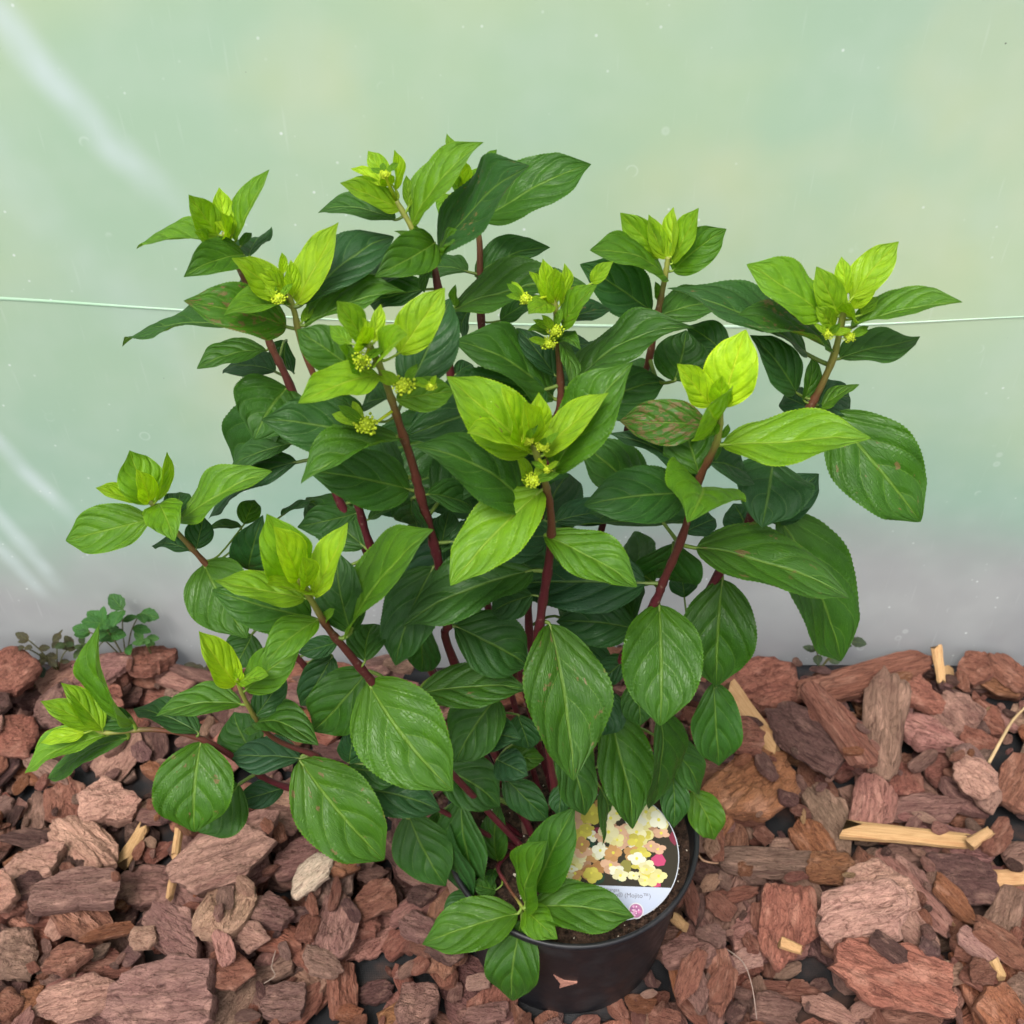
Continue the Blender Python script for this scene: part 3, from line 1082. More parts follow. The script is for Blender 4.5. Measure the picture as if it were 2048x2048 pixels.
scored = []
for i, (M, k, key, col, hand, kind) in enumerate(CHIPS):
    c = M.translation
    u, v, d = proj(c)
    area = M.to_scale().x * M.to_scale().y / max(.1, d) ** 2
    inside = -20 < u < 2068 and -20 < v < 2068
    # hidden under later chips?
    gi, gj = int((c.x - GX0) / GC), int((c.y - GY0) / GC)
    cov = HF[min(gny - 1, max(0, gj)), min(gnx - 1, max(0, gi))] - (c.z + M.to_scale().z * .4)
    s = area * (1.0 if cov < 0.006 else 0.25) * (1 if inside else 0.001)
    scored.append((100 + s if hand and inside else s, i))
scored.sort(reverse=True)
solo = set(i for s, i in scored[:296])
LV, LF, LC, LP = [], [], [], []
nv = 0
for i, (M, k, key, col, hand, kind) in enumerate(CHIPS):
    if i in solo:
        nm = "wood_splinter" if kind == 'wood' else "bark_chip"
        o = bpy.data.objects.new(nm, SPL[k] if kind == 'wood' else PROTO[k])
        COL.objects.link(o)
        o.matrix_world = M
        o.color = (*col, 1)
        tag(o, chip_label(M, key, kind), "wood chip" if key in 'yw' else "bark chip", GROUPS.get(key))
    else:
        V, F = LOWP[k % NPROTO]
        Mn = np.array(M)
        W3 = V @ Mn[:3, :3].T + Mn[:3, 3]
        LV.append(W3)
        LP.append(V + rng.uniform(0, 60, 3))
        LC.append(np.tile((*col, 1), (len(V), 1)))
        LF += [tuple(a + nv for a in f) for f in F]
        nv += len(V)
LV, LP, LC = np.concatenate(LV), np.concatenate(LP), np.concatenate(LC)
me = mesh_np("bark_mulch", LV, LF)
me.set_sharp_from_angle(angle=math.radians(33))
a = me.attributes.new("chip_co", 'FLOAT_VECTOR', 'POINT'); a.data.foreach_set("vector", LP.astype(np.float32).ravel())
a = me.attributes.new("chip_col", 'FLOAT_COLOR', 'POINT'); a.data.foreach_set("color", LC.astype(np.float32).ravel())
o = link("bark_mulch", me, M_BARK_S)
o["kind"] = "stuff"
tag(o, "loose reddish brown bark mulch covering the ground under the larger chips", "bark mulch")

# ------------------------------------------------------------------ straws, fibres, flake on the pot
def strand(name, pts, rad, color, label, cat, group=None):
    P = spline([at_z(*px(c, x, y), z) for (c, x, y, z) in pts], 8)
    V, F, _ = tube(P, [rad * (1 - .4 * i / len(P)) for i in range(len(P))], 6)
    o = link(name, mesh_np(name, V, F), simple(name + "_dry", color, 0.7))
    tag(o, label, cat, group)

strand("straw", [('R', 1520, 690, .012), ('R', 1580, 580, .03), ('R', 1640, 480, .025), ('R', 1720, 400, .02)], 0.0022, (0.42, 0.29, 0.15),
       "long dry pale straw lying across dark bark by the film wall", "straw")
strand("plant_fibre", [('R', 240, 1580, .014), ('R', 330, 1650, .02), ('R', 375, 1760, .02), ('R', 400, 1930, .012)], 0.0006, (0.30, 0.22, 0.18),
       "thin curved pale fibre lying on bark right of the pot", "fibre")
strand("dry_rootlet", [('R', 100, 1100, .012), ('R', 140, 1160, .02), ('R', 215, 1175, .016)], 0.0016, (0.45, 0.26, 0.16),
       "short bent brown rootlet beside the black pot rim", "rootlet")
strand("hair_fibre", [('L', 1780, 1440, .012), ('L', 1750, 1560, .018), ('L', 1770, 1620, .018), ('L', 1700, 1670, .012)], 0.0005, (0.33, 0.25, 0.2),
       "thin wavy fibre lying on a pale tan chip", "fibre")

def build_flake():
    d = ray(*px('K', 975, 1560))
    best = None
    for i in range(4000):
        t = 0.6 + i * 0.0003
        p = CAM + d * t
        r = math.hypot(p.x - POT.x, p.y - POT.y)
        if 0 < p.z < 0.17 and r < 0.1025 + (p.z - .01) * (0.0100 / 0.132):
            best = p
            break
    if best is None:
        return
    nrm = Vector((best.x - POT.x, best.y - POT.y, -0.008)).normalized()
    up = Vector((0, 0, 1)); up = (up - nrm * up.dot(nrm)).normalized()
    rt = up.cross(nrm)
    pts = [(-.010, .016), (.000, .006), (.012, .004), (.006, -.004), (-.004, -.012), (-.003, -.001)]
    V = [tuple(best + rt * x + up * y + nrm * (0.0006 + .001 * ((i * 7) % 3) * .4)) for i, (x, y) in enumerate(pts)]
    V += [tuple(best + rt * x + up * y - nrm * 0.0008) for (x, y) in pts]
    n = len(pts)
    F = [tuple(range(n))[::-1], tuple(range(n, 2 * n))] + [(i, (i + 1) % n, n + (i + 1) % n, n + i) for i in range(n)]
    o = link("bark_flake", mesh_np("bark_flake", V, F, False), M_BARK)
    o.color = (0.32, 0.15, 0.11, 1)
    tag(o, "small pointed bark flake stuck on the front of the black pot", "bark flake")
build_flake()

# ------------------------------------------------------------------ the hydrangea
PLANT_BASE = Vector((POT.x - 0.012, 0.0, SOIL_Z))
plant = root("hydrangea_plant", PLANT_BASE, "leafy green hydrangea shrub with red stems growing in the black pot", "plant")

# stem: key, Y of the tip in cm, base offset (cm) from the plant base, radius mm, points from tip to base (crop x y)
STEMS = {
 'S1': (-7.5, (0.6, -1.8), 3.0, "G 1500 470 G 1560 660 G 1600 820 G 1620 1020 G 1600 1260 G 1550 1600 S 1078 1340"),
 'S2': (-7.0, (-1.6, -1.6), 3.0, "B 440 1440 B 520 1600 B 590 1800 G 650 380 G 720 590 G 780 820 G 850 1080 G 900 1280 G 950 1620 G 1000 1900"),
 'S3': (7.0, (-2.6, 1.0), 2.9, "A 800 720 A 850 860 A 940 1050 A 1100 1450 A 1220 1700 S 672 988 S 725 1085 S 800 1230"),
 'S4': (2.0, (-2.0, 0.2), 2.8, "A 1190 1080 A 1250 1230 A 1310 1480 S 649 796 S 674 846 S 715 1005 S 748 1110 S 830 1290"),
 'S5': (7.0, (-0.8, 1.6), 2.8, "B 620 520 B 720 690 B 800 830 B 850 940 B 890 1090 S 917 858 S 944 1027 S 980 1230"),
 'S6': (14.0, (0.2, 2.6), 2.9, "B 1010 380 B 1080 560 B 1150 740 B 1160 1000 B 1172 1370 S 985 900 S 1010 1120 S 1030 1300"),
 'S7': (3.0, (0.6, 0.8), 2.8, "B 1630 1130 B 1650 1260 B 1665 1500 B 1678 1800 S 1105 870 S 1085 1000 S 1066 1110 S 1062 1300"),
 'S8': (9.0, (1.6, 2.0), 2.8, "C 760 430 C 745 540 C 705 740 C 640 1080 C 580 1270 S 1249 886 S 1180 1148 S 1150 1290"),
 'S9': (2.0, (2.2, 1.8), 3.2, "D 930 560 D 870 850 D 780 1070 D 710 1200 D 540 1510 H 1250 530 H 1190 640 S 1390 1230 S 1290 1420"),
 'S10': (-4.0, (1.5, 1.4), 3.0, "C 1100 1380 C 1090 1560 C 1050 1680 C 950 1890 H 870 640 H 760 900 S 1311 1202 S 1249 1307 S 1205 1415"),
 'S11': (-12.0, (-2.0, -2.4), 2.8, "E 1600 1020 E 1700 1190 E 1790 1340 J 760 170 J 950 400 S 860 1500"),
 'S12': (0.0, (-3.2, 0.2), 2.6, "E 640 520 E 780 680 E 990 910 S 490 1215 S 594 1315 S 643 1365 S 800 1490"),
 'S13': (-8.0, (-3.0, -1.6), 2.4, "E 1200 1660 I 1460 600 I 1560 760 I 1680 850 I 1900 930 J 600 890 S 800 1580"),
 'S14': (-7.0, (-3.4, -0.8), 2.6, "I 560 765 I 640 790 I 840 770 I 1010 780 I 1180 820 I 1320 890 I 1500 1010 I 1700 1110 S 760 1620"),
 'S15': (-9.5, (-3.6, -0.6), 1.7, "K 735 1120 K 690 1060 K 630 970 K 585 860"),
}
STEM3D, STEM2D, STEMT, STEMRAD = {}, {}, {}, {}
for key, (ytip, boff, rad, txt) in STEMS.items():
    q = txt.split()
    P2 = [px(q[i], float(q[i + 1]), float(q[i + 2])) for i in range(0, len(q), 3)]
    base = PLANT_BASE + Vector((boff[0], boff[1], -0.6)) * 0.01
    ub, vb, _ = proj(base)
    L = [0.0]
    for i in range(1, len(P2)):
        L.append(L[-1] + math.hypot(P2[i][0] - P2[i - 1][0], P2[i][1] - P2[i - 1][1]))
    Lt = L[-1] + math.hypot(ub - P2[-1][0], vb - P2[-1][1])
    pts = []
    for i, (a, b) in enumerate(P2):
        s = L[i] / Lt
        Y = (ytip * .01) * (1 - s) ** 0.9 + base.y * (1 - (1 - s) ** 0.9)
        pts.append(at_y(a, b, Y))
    pts.append(base)
    sp = spline(pts, 6)
    STEM3D[key] = sp
    STEM2D[key] = [proj(p)[:2] for p in sp]
    STEMRAD[key] = rad

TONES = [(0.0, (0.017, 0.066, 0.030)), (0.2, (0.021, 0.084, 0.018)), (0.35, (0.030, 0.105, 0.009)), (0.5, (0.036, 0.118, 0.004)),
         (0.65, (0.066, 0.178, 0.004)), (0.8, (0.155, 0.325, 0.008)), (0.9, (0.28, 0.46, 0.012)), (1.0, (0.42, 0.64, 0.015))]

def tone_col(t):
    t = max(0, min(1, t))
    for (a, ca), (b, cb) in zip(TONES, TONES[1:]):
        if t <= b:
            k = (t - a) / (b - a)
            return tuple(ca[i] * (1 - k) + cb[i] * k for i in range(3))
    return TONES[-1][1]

NU, NV = 68, 7      # rows along the blade, columns per half

def leaf_mesh(L, W, seed, arch, fold, side, curl, petiole_local, young):
    """blade along +x from the origin, normal +z"""
    R = random.Random(seed)
    V, F, UV = [], [], []
    a_, b_ = (0.62, 0.80) if not young else (0.68, 0.84)
    a_ *= R.uniform(.9, 1.12); b_ *= R.uniform(.92, 1.12)
    um = a_ / (a_ + b_)
    norm = um ** a_ * (1 - um) ** b_
    ph0 = R.uniform(0, 9)
    nc = 2 * NV + 1
    amp = min(0.0034, 0.019 * L) * (0.7 if young else 1.0) * R.uniform(.6, 1.25)
    twist = R.uniform(-.35, .35)
    wav = R.uniform(0.03, 0.10) * W
    for i in range(NU + 1):
        u = i / NU
        hw = 0.5 * W * (max(0, u) ** a_ * max(0, 1 - u) ** b_) / norm
        hw *= 1 - .42 * max(0, (u - .80) / .20) ** 1.0 * (1 - max(0, (u - .93) / .07) * .2)
        hw += 0.012 * W * (1 - u) * (1 if u < .05 else 0)
        if 0 < i < NU:
            hw *= 1 + 0.014 * ((i % 2) * 2 - 1) * min(1, 4 * u * (1 - u) + .3) + 0.03 * mnoise.noise(Vector((u * 4, seed * .37, 2)))
        for k in range(-NV, NV + 1):
            v = k / NV
            av = abs(v)
            x = u * L + 0.10 * W * av * av * (1 - u) * (u > 0) * 0
            y = v * hw
            ph = (u - .26 * av - .28 * av * av + .6) * 3.9 + (0.35 if v > 0 else 0)
            fr = abs(ph - math.floor(ph) - .5) * 2                     # 0 on the vein, 1 between
            z = amp * (min(1, fr * 1.7) ** .7) * min(1, av * 5) * (1 - .5 * av) * (hw / (0.5 * W + 1e-9)) ** .7
            z += fold * abs(y)
            z -= 0.10 * fold * y * y / (0.5 * W)
            z += arch * L * 4 * u * (1 - u) * (0.8 + .4 * (1 - u))
            z -= curl * L * max(0, u - .62) ** 2 * 3.0
            z += wav * av ** 2 * math.sin(u * 9 + ph0 + (1.3 if v > 0 else 0)) * min(1, 5 * u * (1 - u))
            z += math.sin(twist) * (u - .4) * y
            z += 0.05 * W * mnoise.noise(Vector((u * 3.2, v * 1.5, seed * .73))) * min(1, 6 * u * (1 - u))
            y += side * L * 4 * u * (1 - u)
            V.append((x, y, z)); UV.append((u, .5 + .5 * v))
    for i in range(NU):
        for k in range(nc - 1):
            F.append((i * nc + k, (i + 1) * nc + k, (i + 1) * nc + k + 1, i * nc + k + 1))
    nb = len(F)
    if petiole_local is not None:
        b = len(V)
        p = Vector(petiole_local)
        mid = p * .5 + Vector((-.25 * p.length, 0, -.05 * p.length))
        sp = spline([p, mid, Vector((0, 0, -.0004)), Vector((L * .06, side * L * .2, arch * L * .25 - .0006))], 4)
        rr = max(.0007, min(.0013, W * .03))
        tv, tf, tt = tube(sp, [rr * (1.35 - .5 * i / len(sp)) for i in range(len(sp))], 6)
        V += [tuple(q) for q in tv]
        UV += [(0, .5)] * len(tv)
        F += [tuple(a + b for a in f) for f in tf]
    me = mesh_np("leaf", V, F)
    uvl = me.uv_layers.new(name="UVMap")
    UVn = np.array(UV, dtype=np.float32)
    li = np.empty(len(me.loops), dtype=np.int32)
    me.loops.foreach_get("vertex_index", li)
    uvl.data.foreach_set("uv", UVn[li].ravel())
    mi = np.zeros(len(me.polygons), dtype=np.int32); mi[nb:] = 1
    me.materials.append(M_LEAF); me.materials.append(M_PET)
    me.polygons.foreach_set("material_index", mi)
    return me

# crop  base_x base_y tip_x tip_y width  stem  dY(tip, cm)  tone  [options yo=Y offset cm, f=fold, a=arch, s=side, c=curl, d=damage]
LEAVES = """
A 790 790 225 800 110 S3 1 .68 f=.35 s=.05|A 760 740 570 480 175 S3 -1 .84|A 800 720 765 432 130 S3 1 .97|A 870 780 1100 322 115 S3 1 .78 f=.5
A 745 800 615 720 80 S3 -2 .84|A 820 800 790 600 75 S3 -1 1|A 850 740 838 600 55 S3 0 .95|A 905 810 975 722 50 S3 1 .55
A 930 870 545 1000 215 S3 -4 .55 f=.5|A 960 880 1075 735 130 S3 5 .2
A 1180 1140 855 890 190 S4 -2 .93|A 1190 1110 1010 960 110 S4 -1 1|A 1250 1130 1230 900 95 S4 0 .98|A 1180 990 1170 850 55 S4 0 1
A 1270 1180 1550 660 200 S4 1 .90 f=.3|A 1290 1190 1880 715 260 S4 5 .18|A 1220 1180 800 1240 130 S4 -3 .72 f=.5|A 1200 1330 540 1160 290 S4 -2 .58 d=.55
A 1060 1120 770 1220 130 S4 4 .2 yo=4|A 850 1330 125 1415 120 S3 2 .33|A 1300 1300 1375 1190 55 S4 1 .8|A 1318 1320 1963 1080 180 S4 1 .58 f=.45
A 1070 1480 620 1590 135 S3 -2 .46|A 1130 1620 785 1600 160 S3 3 .08 yo=2|A 1200 1420 1220 1630 140 S3 2 .08 yo=3|S 575 775 508 878 140 S3 -4 .40
S 600 800 470 960 90 S3 2 .3 yo=2
B 440 1440 235 1165 150 S2 -1 .83|B 420 1450 370 1250 110 S2 0 .95|B 480 1430 520 1185 90 S2 1 .95|B 420 1460 410 1330 120 S2 -2 1
B 520 1540 690 1380 130 S2 -3 .84 f=.4|B 640 1500 935 1080 240 S2 1 .86|B 690 1740 965 1140 330 S2 4 .2 yo=2|B 330 1590 -20 1345 260 S2 1 .5
B 505 1640 -10 1815 215 S2 -4 .86|B 330 1440 190 1320 100 S2 1 .8|B 390 1600 250 1460 100 S2 -2 .8|G 620 190 1000 130 200 S2 1 .70
B 640 570 265 400 150 S5 -2 .86 f=.4|B 600 420 325 310 85 S5 0 1|B 570 400 437 197 115 S5 1 .84|B 620 450 603 190 70 S5 0 .95|B 570 420 540 330 100 S5 -1 1
B 615 640 110 550 140 S5 1 .36 c=.25|B 700 560 685 355 70 S5 1 .84|B 725 670 1160 130 200 S5 0 .76 f=.3|B 780 830 610 710 50 S5 0 .7|B 800 820 740 670 60 S5 0 .75
B 870 790 490 1000 260 S5 -4 .55 f=.45|B 890 850 1465 290 280 S5 -3 .27 d=.25|B 890 860 1030 740 90 S5 -2 .65|B 830 960 800 1110 70 S5 -2 .45
B 1180 640 1865 260 310 S6 1 .46|B 1040 440 1050 250 110 S6 -1 .93|B 1000 330 945 85 75 S6 1 .84|B 1080 430 1225 320 105 S6 1 .78|B 1195 310 1265 185 55 S6 1 .65
B 1020 440 960 380 85 S6 -2 .8|B 960 480 890 590 75 S6 -2 .75 c=.5|B 1130 1000 1605 800 195 S6 1 .30|B 1080 975 640 950 145 S6 3 .28
B 990 1225 1850 1030 235 S5 0 .47|B 1000 1200 1000 1060 55 S5 0 .7|B 1290 1290 1580 1130 125 S6 1 .3|B 700 990 60 1150 180 S5 3 .10|B 800 1090 440 1180 175 S5 2 .25
B 460 910 270 985 70 S5 2 .25 yo=3|B 1100 1210 1030 1390 125 S6 2 .1|B 1630 1790 1020 1400 275 S7 -1 .42|B 1640 1640 1400 1330 160 S7 2 .15|C 120 1270 915 840 220 S7 1 .45
B 1000 1640 1120 1570 95 S5 2 .15|B 1450 1780 1100 1640 160 S6 2 .12|B 1500 1900 1300 1700 170 S6 1 .12
B 1600 1180 1470 975 60 S7 0 .95|B 1620 1180 1560 890 115 S7 0 1|B 1650 1180 1640 950 110 S7 -1 1|B 1680 1190 1710 925 65 S7 0 .95
B 1690 1330 1900 1060 140 S7 -1 .76 d=.2|C 270 600 400 460 90 S7 0 .84 c=.3|B 1610 1180 1470 1250 125 S7 -3 .85|B 1620 1390 1470 1350 55 S7 -1 .75|B 1660 1400 1790 1440 90 S7 -2 .6 c=.5
B 1665 1400 1750 1710 90 S7 -3 .60|C 120 830 400 760 125 S7 2 .15 d=.3|C 60 1040 290 1000 105 S7 2 .12 yo=3
C 740 560 265 380 175 S8 -3 .68|C 720 430 450 145 175 S8 0 .83|C 750 440 630 155 115 S8 0 .9|C 780 430 790 110 95 S8 1 .95|C 790 470 965 115 135 S8 0 .84
C 790 520 1135 250 235 S8 0 .62|C 655 780 205 475 290 S8 -1 .22|C 670 830 1250 710 180 S8 2 .42|C 690 700 680 590 45 S8 0 .7
C 1650 1050 760 622 210 S9 0 .27 yo=1 d=.15|C 800 1230 880 900 330 S8 2 .30 yo=-3|C 1130 1060 880 870 210 S8 2 .25|C 570 1220 530 1130 70 S8 1 .2
C 1030 1380 820 1120 175 S10 -1 1|C 1110 1395 1260 900 310 S10 1 .97|C 1100 1390 1110 1190 140 S10 -1 1|C 1080 1490 1010 1370 350 S10 -6 .83 f=.1
C 1000 1500 445 1480 270 S10 1 .55 d=.75 yo=2|C 1110 1640 2070 1590 300 S10 -3 .78|C 960 1830 860 1480 330 S10 3 .48|C 930 1870 380 1550 165 S10 3 .15|C 1020 1750 1300 1850 200 S10 3 .15
C 1060 1500 1000 1600 100 S10 -2 .8|C 1100 1600 1150 1510 45 S10 0 .7
H 730 520 300 110 265 S10 0 .36 yo=3|H 955 375 905 545 420 S10 -7 .70 f=.35|H 200 600 1065 575 175 S7 0 .25 f=.4|H 170 560 500 490 150 S7 2 .08|H 110 640 625 905 235 S1 -3 .63
H 880 620 1060 540 130 S10 2 .1|H 945 705 1800 965 285 S10 -3 .54 d=.15|H 820 680 760 890 330 S10 2 .25 yo=2|H 880 980 860 860 140 S9 2 .1 yo=3
H 1365 235 1315 580 390 S9 -5 .2|H 1350 560 1620 290 220 S9 2 .08|H 1230 620 1150 460 200 S9 2 .1|H 1390 525 1770 1335 330 S9 -4 .45
D 800 620 310 280 265 S9 0 .75|D 900 620 750 300 175 S9 0 .84|D 940 480 910 235 105 S9 1 .95|D 980 500 1280 135 215 S9 1 .9|D 990 570 1140 360 125 S9 0 .95
D 980 640 970 530 95 S9 -2 .84|D 970 690 1690 520 160 S9 -1 .68 f=.4|D 900 890 1400 790 195 S9 2 .36 c=-.2|D 860 690 750 560 115 S9 -1 .9|D 1040 610 1140 490 75 S9 1 .84
D 850 840 175 640 150 S9 -1 .46 d=.5 f=.4|D 620 1110 340 740 210 S9 0 .27|D 670 1160 725 870 95 S9 1 .55|D 760 1215 1020 1050 85 S9 0 .66|D 690 1200 530 1130 170 S9 3 .08
D 760 1190 970 1130 230 S9 3 .08|D 850 1250 1440 1945 480 S9 -5 .52 d=.12|H 1100 1000 1250 1180 90 S9 2 .1 yo=3
E 650 540 510 195 260 S12 1 .82|E 640 530 560 320 130 S12 -1 1|E 690 520 745 200 75 S12 1 .88|E 580 520 290 440 95 S12 -1 .9|E 700 540 795 770 235 S12 -4 .70
E 640 640 95 775 275 S12 -1 .66|E 835 645 1410 310 195 S12 1 .68|E 800 620 840 460 150 S12 3 .25|E 940 830 990 620 160 S12 2 .2|E 900 840 650 800 90 S12 1 .15|E 810 690 800 590 55 S12 0 .7
E 1590 270 1010 630 175 S3 -1 .1|E 1560 150 1140 310 150 S3 0 .3|E 1250 670 1320 510 135 S12 2 .55 yo=3|E 1230 690 1015 690 55 S12 0 .35 yo=4|E 1490 615 1715 520 45 S12 2 .2 yo=4
E 1580 1080 1400 610 310 S11 0 .82|E 1600 1020 1450 690 185 S11 -1 1|E 1700 1130 1935 660 165 S11 1 .88 f=.3|E 1650 1080 1620 880 125 S11 -1 1|E 1640 1150 1060 1035 185 S11 -1 .82
E 1690 1110 1400 1060 95 S11 -3 .88|E 1680 1270 1045 1090 310 S11 0 .46 yo=1|E 990 930 1265 1405 390 S12 -5 .56|E 1720 1290 1370 1570 200 S11 -3 .66 f=.45|E 1770 1300 1830 1215 45 S11 0 .75
G 330 1690 230 1160 280 S11 3 .3|G 310 1700 840 1020 240 S11 0 .64|E 1280 960 1360 630 240 S4 0 .17|G 370 920 -20 1010 195 S3 -1 .3|G 390 940 280 1160 140 S3 -1 .15
E 1300 1380 1180 1600 230 S12 -2 .3|E 1850 1430 1600 1500 130 S12 -1 .15|E 1500 1420 1390 1580 120 S12 -1 .25
E 1200 1700 960 1360 195 S13 0 .93|E 1230 1690 1190 1590 65 S13 0 1|E 1210 1690 1410 1645 85 S13 -1 .84|E 1260 1740 1600 1470 240 S13 2 .66|E 1230 1830 680 1900 175 S13 -1 .55
I 800 760 570 670 130 S14 1 .36|I 1180 790 795 630 150 S14 2 .25|I 1520 690 1700 440 160 S13 3 .25|J 150 700 600 800 205 S13 -3 .50 a=.16|J 190 875 50 590 260 S14 3 .3
J 480 890 30 870 210 S13 1 .08|J 380 1080 80 1170 160 S14 -1 .08
I 560 760 245 600 135 S14 0 .85|I 610 770 370 490 135 S14 1 .83|I 500 790 240 850 85 S14 -1 .9|I 640 800 135 1020 155 S14 -2 .72 f=.4|I 760 820 270 1050 170 S14 0 .5|I 790 730 555 160 95 S14 2 .66 f=.5
I 1195 840 1155 1385 410 S14 -5 .55 f=.3 d=.2|I 1420 1095 1170 1380 330 S14 -3 .36
J 920 400 1465 1105 520 S11 -6 .58|J 480 900 1025 1555 450 S13 -5 .54 d=.18|J 900 265 960 10 220 S11 4 .36|J 920 330 560 720 340 S11 -1 .38 yo=3|J 690 230 480 560 210 S12 -2 .15
G 860 1270 600 1910 330 S2 -4 .3|G 1500 1290 640 1630 340 S1 -3 .34|G 1440 860 750 480 370 S1 -1 .40|G 1555 775 960 1375 350 S1 -5 .76
G 1480 530 940 40 370 S1 0 .82 d=.1|G 1440 480 1310 110 155 S1 -1 1|G 1490 480 1540 145 145 S1 0 1|G 1480 470 1440 200 160 S1 -2 1|G 1480 510 1090 390 115 S1 -3 .9
G 1570 545 2000 150 195 S1 0 .9|G 1640 650 2130 -60 340 S1 2 .56|G 1470 720 1390 560 85 S1 -1 .88
G 705 770 50 640 340 S2 -2 .34|G 660 450 0 710 190 S2 -4 .56 f=.55|S 735 875 523 838 110 S2 -1 .3|G 400 310 210 165 95 S2 0 .36|G 570 180 360 270 120 S2 3 .25
G 960 290 720 440 190 S5 -1 .06|G 900 470 800 740 210 S5 -1 .08|G 820 800 1130 900 175 S2 2 .3|G 720 830 790 1050 160 S2 3 .2|G 900 1180 960 900 180 S2 3 .25|G 440 960 630 860 65 S4 1 .3|G 560 1130 690 1080 80 S4 0 .1
G 1000 1650 1480 1900 370 S2 -1 .25|G 800 1600 780 1950 230 S2 0 .25|G 1500 1450 1230 1560 210 S1 1 .2
H 135 1125 276 1995 410 S1 -8 .50 d=.2|H 740 1020 750 1690 395 S10 -7 .48|H 1090 880 1060 1480 360 S9 -4 .40|H 1040 1450 1080 1925 245 S10 -3 .36 yo=1|H 455 1610 601 2260 280 S10 -6 .42
K 1540 -50 1480 540 175 S10 -3 .32|K 1620 320 1630 645 155 S10 -3 .28|K 1560 120 1800 450 180 S9 -2 .38|K 1735 420 1880 720 190 S9 -3 .64 c=.2
H 600 1150 170 1110 245 S10 1 .15|H 380 930 610 1120 195 S8 -2 .25|H 100 900 400 1060 175 S7 0 .15|H 60 830 -60 700 150 S7 0 .25|H 40 980 20 790 145 S7 0 .25|H 560 1310 420 1440 135 S10 0 .15|H 600 1450 640 1690 185 S10 -2 .36
J 1250 480 1950 430 265 S2 0 .44 d=.15 yo=-2.5|J 1750 500 1480 920 335 S1 -3 .36|J 1350 930 1780 1200 310 S2 -2 .3|J 850 1090 1390 1215 265 S13 -1 .15|J 790 950 1150 1000 225 S13 0 .3|J 800 920 850 660 150 S11 1 .15
J 1180 1250 1420 1720 320 S2 -4 .3|J 1400 1230 1585 1800 210 S2 -3 .25|J 1520 1150 1620 1690 260 S2 -3 .3|J 1755 1550 1760 1190 165 S15 3 .42|K 620 340 880 600 175 S2 -2 .2|K 620 220 860 230 145 S2 0 .5|K 700 -30 770 180 175 S2 -1 .15
K 960 60 1120 575 240 S1 -4 .36|K 960 380 940 570 115 S1 -2 .2|K 1190 400 1260 850 155 S10 -3 .36|K 1380 560 1420 760 125 S10 -2 .36
K 745 1100 860 720 195 S15 1 .64|K 800 1010 1030 520 270 S15 3 .46|K 700 1150 125 1325 275 S15 -2 .57|K 790 1110 1395 1165 260 S15 -1 .57|K 722 1190 660 1695 290 S15 -4 .45|K 740 1130 930 1300 175 S15 -3 .66
K 570 1010 430 970 115 S15 0 .42|K 430 1020 250 1170 120 S15 -2 .3|K 560 890 540 985 65 S15 -2 .3
H 330 1180 360 1500 200 S7 -3 .12|H 480 1500 420 1750 190 S10 -2 .15|J 1600 700 1900 760 220 S1 -2 .12|J 1750 900 1950 1000 200 S1 -2 .12|J 1150 560 1200 850 220 S2 -1 .1|G 1150 1500 1000 1700 200 S5 -1 .08|G 1250 1200 1050 1500 220 S5 -1 .08|G 1330 1100 1500 1350 180 S7 -1 .1
"""
BUDS = "S 733 849 34 S2|S 806 771 30 S2|S 862 772 15 S2|S 724 721 28 S2|A 1150 1150 22 S4|G 1500 710 24 S1|G 1465 450 18 S1|G 1560 490 18 S1|G 1590 640 12 S1|B 1450 1150 20 S7|B 1640 1355 24 S7|B 1600 1440 22 S7|D 830 735 18 S9|D 960 750 18 S9|B 545 350 16 S5"

